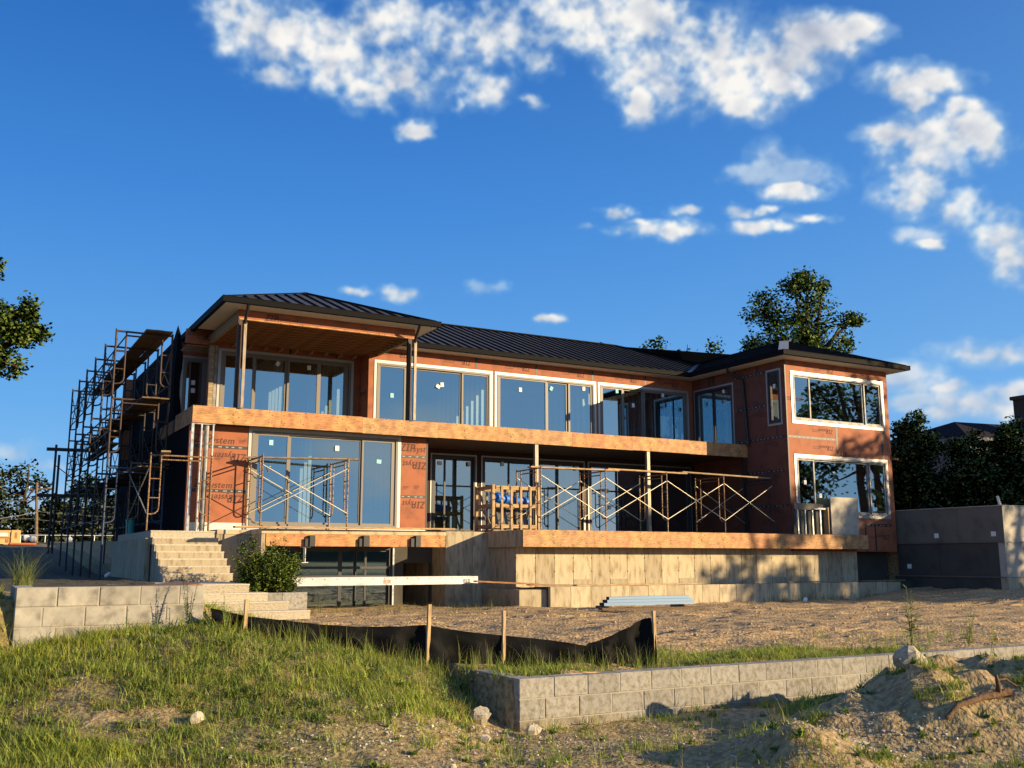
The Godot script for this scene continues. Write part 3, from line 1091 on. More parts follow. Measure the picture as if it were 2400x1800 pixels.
	one_box("floor_slab", 5.67, 2.3, -41.2, XR - 0.17, 2.52, ZM - 0.17, M.slab, house)
	one_box("floor_slab", 5.67, 2.31, ZM - 0.16, 12.49, 2.53, ZG - 0.17, M.slab, house)
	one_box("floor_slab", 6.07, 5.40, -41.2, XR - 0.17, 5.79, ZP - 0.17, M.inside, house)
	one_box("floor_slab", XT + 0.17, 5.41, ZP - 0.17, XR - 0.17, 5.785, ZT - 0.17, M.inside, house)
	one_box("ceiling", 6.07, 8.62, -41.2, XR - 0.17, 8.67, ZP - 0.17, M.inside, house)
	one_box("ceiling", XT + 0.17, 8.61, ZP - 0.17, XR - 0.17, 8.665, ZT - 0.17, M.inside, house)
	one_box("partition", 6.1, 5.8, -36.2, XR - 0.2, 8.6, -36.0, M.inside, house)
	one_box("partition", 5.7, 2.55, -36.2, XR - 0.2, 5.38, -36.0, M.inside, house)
	for st in [[11.2, -32.1, -35.8, 5.8, 8.6], [16.35, -31.3, -35.8, 5.8, 8.6], [20.7, -31.3, -35.6, 5.8, 8.6], [24.6, -31.4, -35.0, 5.8, 8.6], [9.1, -32.2, -35.6, 5.8, 8.6], [11.9, -28.9, -33.0, 2.55, 5.35], [9.3, -29.4, -33.0, 2.55, 5.35], [20.2, -31.4, -35.0, 2.55, 5.35]]:
		var z: float = st[1]
		while z > st[2]:
			var b := MB.new()
			b.cub(st[0] - 0.05, st[3], z - 0.02, st[0] + 0.05, st[4], z + 0.02)
			part("stud", b, M.stud, house)
			z -= 0.41
		one_box("track", st[0] - 0.055, st[3] + 0.002, st[2] + 0.3, st[0] + 0.055, st[3] + 0.03, st[1] + 0.05, M.stud, house)
	for u in [21.2, 21.7, 22.2, 22.7, 23.2, 23.7, 24.2]:
		one_box("stud", u - 0.02, 5.8, -34.9, u + 0.02, 8.6, -34.8, M.stud, house)
		one_box("stud", u - 0.02, 2.55, -34.9, u + 0.02, 5.35, -34.8, M.stud, house)
	for k in 5:
		one_box("stud", XT + 1.2, 5.8, -30.3 + 0.6 * k, XT + 1.28, 8.6, -30.22 + 0.6 * k, M.lumber_up, house)

	# ---- balcony
	one_box("balcony_floor", 5.50, 5.40, ZM + 0.003, XT - 0.003, 5.80, ZU - 0.03, M.joist_dark, house)
	one_box("balcony_floor", 5.51, 5.405, -33.0, 11.63, 5.79, ZM, M.joist, house)
	var x := 5.46
	var k2 := 0
	while x < XT:
		var x1 := minf(x + 2.44, XT + 0.0)
		var dy: float = 0.006 * sin(k2 * 2.3)
		one_box("fascia_board", x + 0.002, 5.375 + dy, ZU - 0.03 + 0.0007 * (k2 % 3), x1 - 0.002, 5.845 + dy, ZU + 0.0015 * (k2 % 3), M["ply%d" % [0, 2, 1, 0, 1, 2, 0, 1, 2, 0][k2 % 10]], house)
		x += 2.44
		k2 += 1
	fpart("fascia_board", west(5.46), -30.2, ZU - 0.031, 5.37, 5.845, -0.03, 0.0, M.ply2, house)
	# stud chase under the corner
	var zc := -27.83
	for u in [5.50, 5.74, 6.05]:
		one_box("corner_stud", u - (0.035 if u < 5.6 else 0.02), 2.45, zc - 0.06, u + (0.035 if u < 5.6 else 0.02), 5.34, zc + 0.03, M.galv, house)
	one_box("corner_track", 5.465, 5.341, zc - 0.06, 6.09, 5.374, zc + 0.032, M.galv, house)
	var cm := MB.new()
	cm.tube([Vector3(5.90, 2.45, zc - 0.1), Vector3(5.90, 5.37, zc - 0.1)], 0.07, -1, 14)
	part("steel_column", cm, M.steel_grey, house)
	for u in [16.32, 20.78, 25.15]:
		one_box("steel_column", u - 0.06, 2.54, ZU - 0.16, u + 0.06, 5.374, ZU - 0.04, M.pipe_pale if u < 25.0 else M.post, house)

	# ---- porch: posts, beams, joists
	for u in [6.66, 11.86]:
		one_box("porch_post", u - 0.07, 5.85, ZU - 0.22, u + 0.05, 8.42, ZU - 0.10, M.post, house)
		var dpipe := MB.new()
		dpipe.tube([Vector3(u + 0.06, 8.80, -27.28), Vector3(u + 0.06, 8.66, -27.30), Vector3(u + 0.08, 8.40, -27.62), Vector3(u + 0.085, 8.25, -27.68)], 0.045, -1, 10)
		part("downspout", dpipe, M.downspout, house)
		one_box("downspout", u + 0.055, 5.85, ZU + 0.02, u + 0.135, 8.28, ZU + 0.10, M.pipe_pale, house)
	one_box("porch_beam", 6.60, 8.44, ZU - 0.24, 12.02, EAVE, ZU - 0.10, M.zip, house)
	one_box("beam_trim", 6.62, 8.40, ZU - 0.235, 12.0, 8.438, ZU - 0.095, M.ply2, house)
	letters("ZIP", front(ZU - 0.10), 7.55, 8.53, 0.15, false, M.zip_ink, house)
	letters("system", front(ZU - 0.10), 8.0, 8.52, 0.12, false, M.zip_ink, house, 0.0015, false)
	for u in [6.60, 11.90]:
		one_box("porch_beam", u, 8.40, ZP + 0.02, u + 0.11, EAVE - 0.003, ZU - 0.245, M.lumber_old, house)
	for k in 9:
		one_box("ceiling_joist", 6.72, 8.42, -28.30 - 0.36 * k - 0.045, 11.89, EAVE - 0.02, -28.30 - 0.36 * k, M.joist, house)
	one_box("porch_ceiling", 6.62, EAVE - 0.015, ZP + 0.01, 12.0, EAVE + 0.02, ZU - 0.25, M.joist, house)
	for k in 9:
		one_box("rafter_tail", 7.3 + 0.5 * k, 8.33, ZP + 0.02, 7.34 + 0.5 * k, 8.41, ZP + 0.42, M.lumber, house)

	# ---- roofs
	var e := 8.86
	var H := func(d: float) -> float: return e + PITCH * d
	var pz := -27.3
	var mz := -30.3
	var A := Vector3(9.3, H.call(3.2), pz - 3.2)
	var B := Vector3(9.3, H.call(3.2), mz - 3.2)
	var seams := []
	var u := 6.32
	while u < 12.4:
		var d := minf(u - 6.1, 12.5 - u)
		seams.append([Vector3(u, e, pz + 0.01), Vector3(u, H.call(d), pz - d)])
		u += 0.41
	roof_plane("porch_roof", [Vector3(6.1, e, pz), A, Vector3(12.5, e, pz)], seams)
	roof_plane("porch_roof", [Vector3(12.5, e, pz), A, B, Vector3(12.5, e, mz)], [])
	seams = []
	u = 6.3
	while u < 30.5:
		var d := minf(u - 6.1, 5.7)
		var d0 := 0.0
		if u > 24.75:
			d0 = u - 24.75
			d = 30.95 - u
		d = minf(d, 30.95 - u)
		if d > d0 + 0.1:
			seams.append([Vector3(u, H.call(d0), mz - d0 + (0.01 if d0 == 0.0 else 0.0)), Vector3(u, H.call(d), mz - d)])
		u += 0.41
	var R0 := Vector3(11.8, H.call(5.7), mz - 5.7)
	var R1 := Vector3(25.25, H.call(5.7), mz - 5.7)
	roof_plane("porch_roof", [Vector3(6.1, e, -41.7), R0, B, A, Vector3(6.1, e, pz)], [])
	var V0 := Vector3(24.75, e, mz)
	var V1 := Vector3(27.85, H.call(3.1), mz - 3.1)
	var T1 := Vector3(27.85, H.call(3.1), -25.2 - 3.1)
	roof_plane("main_roof", [Vector3(6.1, e, mz), R0, R1, V1, V0], seams)
	roof_plane("main_roof", [Vector3(30.95, e, -41.7), R1, R0, Vector3(6.1, e, -41.7)], [])
	seams = []
	var zz := -25.5
	while zz > -33.2:
		var d := minf(-25.2 - zz, 3.1)
		var d0 := maxf(0.0, mz - zz)
		if d > d0 + 0.1:
			seams.append([Vector3(24.74 + d0, H.call(d0), zz), Vector3(24.75 + d, H.call(d), zz)])
		zz -= 0.41
	roof_plane("tower_roof", [V0, V1, T1, Vector3(24.75, e, -25.2)], seams)
	seams = []
	u = 25.1
	while u < 30.8:
		var d := minf(u - 24.75, 30.95 - u)
		seams.append([Vector3(u, e, -25.19), Vector3(u, H.call(d), -25.2 - d)])
		u += 0.41
	roof_plane("tower_roof", [Vector3(24.75, e, -25.2), T1, Vector3(30.95, e, -25.2)], seams)
	roof_plane("tower_roof", [Vector3(30.95, e, -25.2), T1, V1, R1, Vector3(30.95, e, -41.7)], [])
	var cap := MB.new()
	cap.beam(Vector3(24.76, e + 0.02, -25.21), T1 + Vector3(0, 0.03, 0), 0.34, 0.05)
	part("hip_cap", cap, M.flashing, house)
	var val := MB.new()
	val.beam(V0 + Vector3(0, 0.03, 0), V1 + Vector3(0, 0.03, 0), 0.36, 0.03)
	part("valley_flashing", val, M.flashing, house)
	for rr in [[Vector3(6.1, e, pz), A], [Vector3(12.5, e, pz), A], [A, B], [R0, R1], [T1, V1], [V1, R1], [Vector3(30.95, e, -25.2), T1]]:
		var rc := MB.new()
		rc.beam(rr[0] + Vector3(0, 0.03, 0), rr[1] + Vector3(0, 0.03, 0), 0.16, 0.04)
		part("ridge_cap", rc, M.roof_seam, house)
	# soffits and gutters along each eave
	var sf := MB.new()
	sf.cub(6.1, 8.69, pz, 12.5, 8.71, ZU - 0.1); sf.cub(6.1, 8.69, ZU - 0.1, 6.62, 8.71, mz); sf.cub(11.98, 8.69, ZU - 0.1, 12.5, 8.71, mz)
	part("soffit", sf, M.soffit, house)
	sf = MB.new()
	sf.cub(6.1, 8.69, mz - 0.001, 24.75, 8.71, ZM - 0.1)
	part("soffit", sf, M.soffit, house)
	sf = MB.new()
	sf.cub(24.75, 8.69, -25.2, 30.95, 8.71, ZT - 0.1); sf.cub(24.75, 8.69, ZT - 0.1, XT + 0.1, 8.71, ZM); sf.cub(XR - 0.1, 8.69, ZT - 0.1, 30.95, 8.71, -41.7)
	part("soffit", sf, M.soffit, house)
	for g in [[6.0, pz - 0.02, 12.6, pz + 0.10], [6.0, mz, 6.12, pz - 0.021], [12.48, mz + 0.1, 12.6, pz - 0.021], [12.61, mz - 0.02, 24.74, mz + 0.10], [24.65, mz - 0.02, 24.77, -25.09], [24.771, -25.21, 31.06, -25.09], [30.93, -41.7, 31.05, -25.211], [6.0, -41.7, 6.12, mz - 0.001]]:
		var b := MB.new()
		b.cub(g[0], 8.715, g[1], g[2], 8.865, g[3])
		var gp := part("gutter", b, M.gutter, house)
		b = MB.new()
		b.cub(g[0] - 0.012, 8.866, g[1] - 0.012, g[2] + 0.012, 8.882, g[3] + 0.012)
		part("gutter_lip", b, M.gutter, gp)
	var dp := MB.new()
	dp.tube([Vector3(24.72, 8.74, -28.1), Vector3(24.74, 8.60, -28.1), Vector3(25.12, 8.32, -27.85), Vector3(25.17, 8.2, -27.8), Vector3(25.17, 5.8, -27.62)], 0.055, -1, 10)
	part("downspout", dp, M.downspout, house)

	# ---- deck
	one_box("deck_slab", 14.37, 2.36, ZM + 0.01, XT - 0.01, 2.535, -25.24, M.slab, house)
	one_box("deck_slab", XT - 0.005, 2.36, ZT + 0.005, 28.33, 2.535, -25.24, M.slab, house)
	x = 14.33
	k2 = 0
	while x < 28.36:
		var x1 := minf(x + 2.44, 28.37)
		one_box("deck_fascia", x + 0.002, 2.06, -25.23 + 0.0008 * (k2 % 2), x1 - 0.002, 2.548, -25.2 + 0.0015 * (k2 % 3), M["ply%d" % [1, 0, 0, 2, 0, 1][k2 % 6]], house)
		x += 2.44
		k2 += 1
	one_box("deck_edge", 14.305, 2.06, -27.38, 14.328, 2.545, -25.235, M.conc3, house)
	one_box("deck_fascia", 28.34, 2.06, ZT + 0.01, 28.37, 2.545, -25.232, M.ply1, house)
	one_box("deck_soffit", 14.36, 2.07, -25.82, 28.33, 2.09, -25.24, M.joist, house)
	# poured walls, one piece per form panel
	x = 14.43
	k2 = 0
	while x < 28.4:
		var w := minf(0.66, 28.42 - x)
		one_box("form_panel", x + 0.007, 0.90, -25.95, x + w - 0.007, 2.065, -25.8 + 0.004 * sin(k2 * 1.9), M["conc%d" % ((k2 * 7 + k2 / 3) % 4)], house)
		if k2 % 2 == 1 and w > 0.5:
			one_box("form_panel", x + 0.012, 0.91, -25.8, x + w - 0.012, 1.12, -25.79, M["conc%d" % ((k2 * 3) % 4)], house)
		for v in [1.35, 1.75]:
			var tb := MB.new()
			tb.tube([Vector3(x, v, -25.82), Vector3(x, v, -25.785)], 0.022, 0.016, 6)
			part("tie_hole", tb, M.soil_dark, house)
		x += 0.66
		k2 += 1
	one_box("foundation_wall", 14.53, 0.2, ZM, 28.4, 2.06, -25.96, M.soil_dark, house)
	x = 15.05
	k2 = 0
	while x < 29.45:
		var w := minf(0.69, 29.52 - x)
		one_box("footing_panel", x + 0.006, 0.05, -25.02, x + w - 0.006, 0.93 + 0.004 * sin(k2 * 2.7), -24.9 + 0.004 * sin(k2 * 1.3), M["conc%d" % ((k2 * 5 + 1) % 4)], house)
		x += 0.69
		k2 += 1
	one_box("footing", 15.05, 0.05, -25.79, 29.52, 0.915, -25.03, M.cement_dark, house)
	one_box("footing", 29.53, 0.1, -25.6, 30.9, 0.93, -25.3, M.cement_dark, house)
	one_box("footing", 14.15, 0.05, -27.3, 15.045, 0.85, -25.1, M.conc3, house)

	# ---- ledge over the basement, the pier beside it and the basement front
	one_box("ledge_slab", 6.20, 2.375, ZG - 0.005, 7.09, 2.495, -27.40, M.conc2, house)
	one_box("ledge_slab", 7.095, 2.375, ZG - 0.005, 12.42, 2.50, -26.30, M.conc2, house)
	one_box("ledge_band", 7.22, 2.05, -26.36, 12.40, 2.372, -26.31, M.ply2, house)
	for q in [[8.25, 2.05, 8.36, 2.25, 0.09], [8.362, 2.05, 8.51, 2.34, 0.13], [9.77, 2.05, 9.88, 2.26, 0.09], [9.882, 2.05, 10.05, 2.35, 0.13], [11.3, 2.05, 11.43, 2.28, 0.09], [11.432, 2.05, 11.58, 2.36, 0.13]]:
		one_box("bracket", q[0], q[1], -26.309, q[2], q[3], -26.309 + q[4], M.bracket, house)
	one_box("foundation_wall", 6.19, 0.6, -27.60, 7.09, 2.37, -27.42, M.conc3, house)
	one_box("foundation_wall", 7.10, 0.2, ZG - 0.3, 7.215, 2.374, -26.33, M.conc3, house)
	x = 12.93
	k2 = 0
	while x < 14.4:
		var w := minf(0.30, 14.43 - x)
		one_box("form_panel", x + 0.003, 0.15, -27.55, x + w - 0.003, 2.53, -27.40 + 0.004 * sin(k2 * 2.9), M["conc%d" % [3, 1, 3, 0, 1, 3][k2 % 6]], house)
		x += 0.30
		k2 += 1
	one_box("pier_core", 12.90, 0.15, ZM, 14.425, 2.525, -27.56, M.conc3, house)
	for k in 3:
		one_box("form_panel", 14.42, 0.15, -26.35 - 0.53 * k + 0.006, 14.52, 2.06, -25.83 - 0.53 * k, M.conc3, house)
	F = front(-28.3)
	sheathe(F, 7.2, 12.92, 0.1, 2.37, [[7.3, 11.55, 0.2, 2.05], [11.95, 12.85, 0.1, 1.6]], [], [], M.cement_dark)
	window(F, 7.3, 11.55, 0.2, 2.05, [[7.42, 9.92], [10.04, 10.41], [10.47, 10.72], [10.80, 11.44]], {"frame": M.frame_dark, "flange": 0.0})
	fpart("window_rail", F, 7.3, 11.5, 1.43, 1.50, -0.06, 0.02, M.frame_dark, house)
	fpart("window_rail", F, 7.3, 11.5, 1.16, 1.25, -0.06, 0.02, M.frame_dark, house)
	one_box("basement_wall", 7.3, 0.1, -30.6, 12.88, 2.2, -30.4, M.soil_dark, house)
	one_box("window_post", 11.57, 0.15, -28.29, 11.62, 2.05, -28.2, M.galv, house)
	var ib := MB.new()
	ib.cub(8.29, 1.63, -26.5, 8.305, 2.02, -26.32); ib.cub(8.20, 2.02, -26.5, 8.44, 2.035, -26.32); ib.cub(8.20, 1.615, -26.5, 8.38, 1.63, -26.32)
	part("beam_end", ib, M.white, house)

	# ---- the black membrane hung on the west side
	var mm := MB.new()
	var rows := []
	for i in 9:
		var t := i / 8.0
		rows.append([Vector3(5.86 + 0.03 * sin(t * 9.0), 5.9 + t * 3.3, -32.95), Vector3(6.08 - 0.06 * t + 0.05 * sin(t * 11.0), 5.9 + t * 3.0, -32.93), Vector3(5.85, 5.9 + t * 2.85, -33.6), Vector3(5.86, 5.9 + t * 2.8, -41.2)])
	for i in 8:
		var a: Array = rows[i]
		var b: Array = rows[i + 1]
		mm.quad(a[0], b[0], b[1], a[1])
		mm.quad(a[2], b[2], b[0], a[0])
		mm.quad(a[3], b[3], b[2], a[2])
	part("membrane", mm, M.membrane, house)


# ------------------------------------------------------------------ concrete steps, block walls, retaining wall
func build_steps() -> void:
	var t := thing("concrete_steps", "pale concrete stairs climbing to the landing at the house corner", "stairs", Vector3(5.4, 0.4, -24.5))
	for k in 7:
		var z0 := -27.45 + 0.31 * k
		var y := 2.445 - 0.18 * k
		var st := one_box("step", 4.52 + 0.004 * k, y - 0.185, (z0 - 0.34 if k > 0 else -27.78), 6.17 + 0.01 * k, y - 0.03, z0 - 0.014, M.conc_step if k % 3 != 1 else M.conc_step1, t)
		one_box("nosing", 4.515 + 0.004 * k, y - 0.029, (z0 - 0.30 if k > 0 else -27.78), 6.175 + 0.01 * k, y, z0, M.conc_lip, st)
		if k < 6:
			one_box("step_core", 4.56, 0.9, z0 - 0.0, 6.15, y - 0.186, z0 + 0.308, M.conc3, t)
	one_box("step_core", 4.56, 0.9, -29.0, 6.15, 2.25, -27.45, M.conc3, t)
	one_box("landing", 4.53, 2.25, -33.4, 6.16, 2.442, -27.79, M.conc_step, t)
	var z := -27.46
	var k2 := 0
	while z > -33.3:
		one_box("form_panel", 4.40, 0.9, z - 0.60, 4.525, 2.25 - 0.002, z, M["conc%d" % [3, 1, 3][k2 % 3]], t)
		z -= 0.604
		k2 += 1
	# the deep tread and the four wide steps below it, each ending further to the east
	var ends := [5.92, 6.25, 6.64, 7.02]
	var fronts := [-22.75, -22.42, -22.12, -21.76]
	for k in 4:
		var y := 1.165 - 0.185 * k
		var back: float = -25.58 if k == 0 else -22.9 - 0.05 * k
		var st := one_box("step", 2.9 + 0.002 * k, y - 0.19, back, ends[k] - 0.006, y - 0.03, fronts[k] - 0.014, M.conc_step1 if k % 2 == 0 else M.conc_step, t)
		one_box("nosing", 2.9 + 0.002 * k, y - 0.029, back, ends[k], y, fronts[k], M.conc_lip, st)
	one_box("step_core", 3.0, 0.2, -25.5, 5.88, 0.975, -22.95, M.conc3, t)
	# planter wall beside them
	var p := thing("planter_wall", "low grey block wall holding the soil below the bush", "wall", Vector3(6.7, 0.4, -22.6))
	one_box("block", 6.12, 0.3, -22.75, 6.62, 0.965, -22.60, M.cmu1, p)
	one_box("block", 6.63, 0.3, -22.75, 7.20, 0.965, -22.60, M.cmu2, p)
	one_box("block", 7.05, 0.3, -26.3, 7.20, 0.96, -22.76, M.cmu1, p)
	var so := MB.new()
	so.cub(5.95, 0.5, -26.3, 7.04, 0.9, -22.77)
	tag(part("soil_bed", so, M.soil_dark), "dark soil behind the low planter wall", "", "", "structure")


func block_course(t: Node3D, x0: float, x1: float, y0: float, zf: float, deep: float, first: float, mats: Array, r: RandomNumberGenerator) -> void:
	var x := x0
	var w := first
	while x < x1 - 0.05:
		var e := minf(x + w, x1)
		var b := MB.new()
		var c := Vector3((x + e) * 0.5, y0 + 0.0975, zf - deep * 0.5 + r.randf_range(-0.003, 0.003))
		b.chbox(c, Vector3(e - x - 0.011, 0.194, deep), 0.006)
		part("block", b, mats[r.randi() % mats.size()], t)
		x = e
		w = 0.406


func build_walls() -> void:
	var r := RandomNumberGenerator.new()
	r.seed = 9
	var greys := [M.cmu0, M.cmu1, M.cmu2, M.cmu3]
	var t := thing("block_wall", "long low grey concrete block wall running east beside the spoil mound", "wall", Vector3(5.05, -0.07, -9.0))
	var zf := -8.97
	var i := 0
	for y in [-0.275, -0.072, 0.131, 0.334]:
		block_course(t, 5.05, 15.5, y, zf, 0.19, 0.406 if i % 2 == 1 else 0.30, greys if i > 1 else [M.cmu_dirty0, M.cmu1, M.cmu_dirty1, M.cmu3], r)
		i += 1
	# the short return at the open end
	for c in 4:
		var b := MB.new()
		b.chbox(Vector3(5.145, -0.275 + 0.203 * c + 0.0975, -9.16 - 0.40), Vector3(0.19, 0.194, 0.78), 0.006)
		part("block", b, greys[c % 4], t)
	var m := MB.new()
	m.cub(5.06, -0.27, zf - 0.185, 15.5, 0.525, zf - 0.006)
	m.cub(5.056, -0.27, zf - 0.97, 5.235, 0.525, zf - 0.19)
	part("mortar_joint", m, M.mortar, t)

	t = thing("block_wall", "short pale block wall in front of the lower steps, weeds at its foot", "wall", Vector3(0.6, 0.8, -11.5))
	var pale := [M.cmu_pale0, M.cmu_pale1, M.cmu_pale2]
	i = 0
	for y in [0.614, 0.817, 1.02, 1.223]:
		block_course(t, 0.62, 2.50, y, -11.5, 0.19, 0.39 if i % 2 == 1 else 0.26, pale, r)
		i += 1
	for c in 4:
		var b := MB.new()
		b.chbox(Vector3(0.715, 0.614 + 0.203 * c + 0.0975, -11.69 - 0.4), Vector3(0.19, 0.194, 0.78), 0.006)
		part("block", b, pale[c % 3], t)
	m = MB.new()
	m.cub(0.63, 0.62, -11.685, 2.49, 1.418, -11.508)
	m.cub(0.64, 0.62, -12.45, 0.80, 1.418, -11.69)
	part("mortar_joint", m, M.mortar, t)

	# retaining wall east of the tower, in rendered boards
	t = thing("retaining_wall", "tall grey board-faced retaining wall east of the house under the dark hedge", "wall", Vector3(32.5, 0.8, -22.5))
	var z := -26.05
	for w in [0.62, 2.2, 1.76]:
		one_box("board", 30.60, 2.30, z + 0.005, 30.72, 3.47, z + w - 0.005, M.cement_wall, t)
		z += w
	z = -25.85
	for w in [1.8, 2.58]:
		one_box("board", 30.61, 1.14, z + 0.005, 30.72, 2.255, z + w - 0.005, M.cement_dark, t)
		z += w
	one_box("ledge", 30.57, 2.26, -25.85, 30.72, 2.295, -21.5, M.cement_wall, t)
	one_box("ledge", 30.585, 1.10, -25.85, 30.72, 1.136, -21.5, M.cement_wall, t)
	one_box("footing", 30.63, 0.2, -26.05, 30.72, 1.098, -21.5, M.cement_dark, t)
	for k in 4:
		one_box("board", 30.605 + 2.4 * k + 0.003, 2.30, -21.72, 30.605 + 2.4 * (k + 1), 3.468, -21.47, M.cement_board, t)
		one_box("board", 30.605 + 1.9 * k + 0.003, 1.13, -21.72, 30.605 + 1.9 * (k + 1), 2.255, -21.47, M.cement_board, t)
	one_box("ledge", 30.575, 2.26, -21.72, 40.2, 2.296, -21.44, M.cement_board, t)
	one_box("footing", 30.6, 0.2, -21.72, 40.2, 1.12, -21.45, M.conc1, t)
	one_box("cap", 30.58, 3.472, -26.05, 30.80, 3.50, -21.45, M.cement_board, t)
	one_box("cap", 30.805, 3.472, -21.74, 40.2, 3.50, -21.455, M.cement_board, t)
	for q in [[2.45, -24.2], [2.47, -21.95], [1.38, -25.45]]:
		one_box("paper_label", 30.595 - 0.002, q[0], q[1], 30.604, q[0] + 0.16, q[1] + 0.18, M.paper, t)
	var wp := MB.new()
	wp.tube([Vector3(30.7, 3.5, -21.6), Vector3(30.62, 3.8, -21.62)], 0.05, 0.045, 8)
	part("white_pipe", wp, M.white, t)


# ------------------------------------------------------------------ scaffolds
# a walk-through frame: two legs, two top bars, inner ladder legs curving into the outer ones
func frame_part(t: Node3D, at: Vector3, dir: Vector3, wd: float, ht: float, m: Material, foot := 0.0, r := 0.023) -> void:
	var b := MB.new()
	var up := Vector3.UP
	var a := at
	var c := at + dir * wd
	b.tube([a - up * foot, a + up * (ht + 0.06)], r, -1, 7)
	b.tube([c - up * foot, c + up * (ht + 0.06)], r, -1, 7)
	b.tube([a + up * ht, c + up * ht], r, -1, 7)
	b.tube([a + dir * 0.27 + up * (ht - 0.11), c - dir * 0.27 + up * (ht - 0.11)], r * 0.85, -1, 7)
	for s in 2:
		var o: Vector3 = a if s == 0 else c
		var d: Vector3 = dir if s == 0 else -dir
		b.tube([o + d * 0.27 + up * ht, o + d * 0.27 + up * 0.62, o + d * 0.255 + up * 0.52, o + d * 0.19 + up * 0.45, o + d * 0.10 + up * 0.425, o + up * 0.42], r * 0.85, -1, 7)
		for y in [0.85, 1.35]:
			if y < ht - 0.2:
				b.tube([o + up * y, o + d * 0.27 + up * y], r * 0.7, -1, 6)
		for y in [0.45, ht - 0.25]:
			b.tube([o + up * y - dir.cross(up) * 0.05, o + up * y + dir.cross(up) * 0.05], 0.012, -1, 5)
	part("frame", b, m, t)


func brace_part(t: Node3D, a: Vector3, b2: Vector3, m: Material, lo := 0.45, hi := 1.70) -> void:
	var b := MB.new()
	b.tube([a + Vector3(0, lo, 0), b2 + Vector3(0, hi, 0)], 0.014, -1, 5)
	part("cross_brace", b, m, t)
	b = MB.new()
	var off := (b2 - a).normalized().cross(Vector3.UP) * 0.03
	b.tube([a + Vector3(0, hi, 0) + off, b2 + Vector3(0, lo, 0) + off], 0.014, -1, 5)
	part("cross_brace", b, m, t)


func plank(label: String, a: Vector3, b2: Vector3, w: float, h: float, m: Material, group := "") -> void:
	var b := MB.new()
	b.beam(a, b2, w, h)
	tag(part("plank", b, m), label, "plank", group)


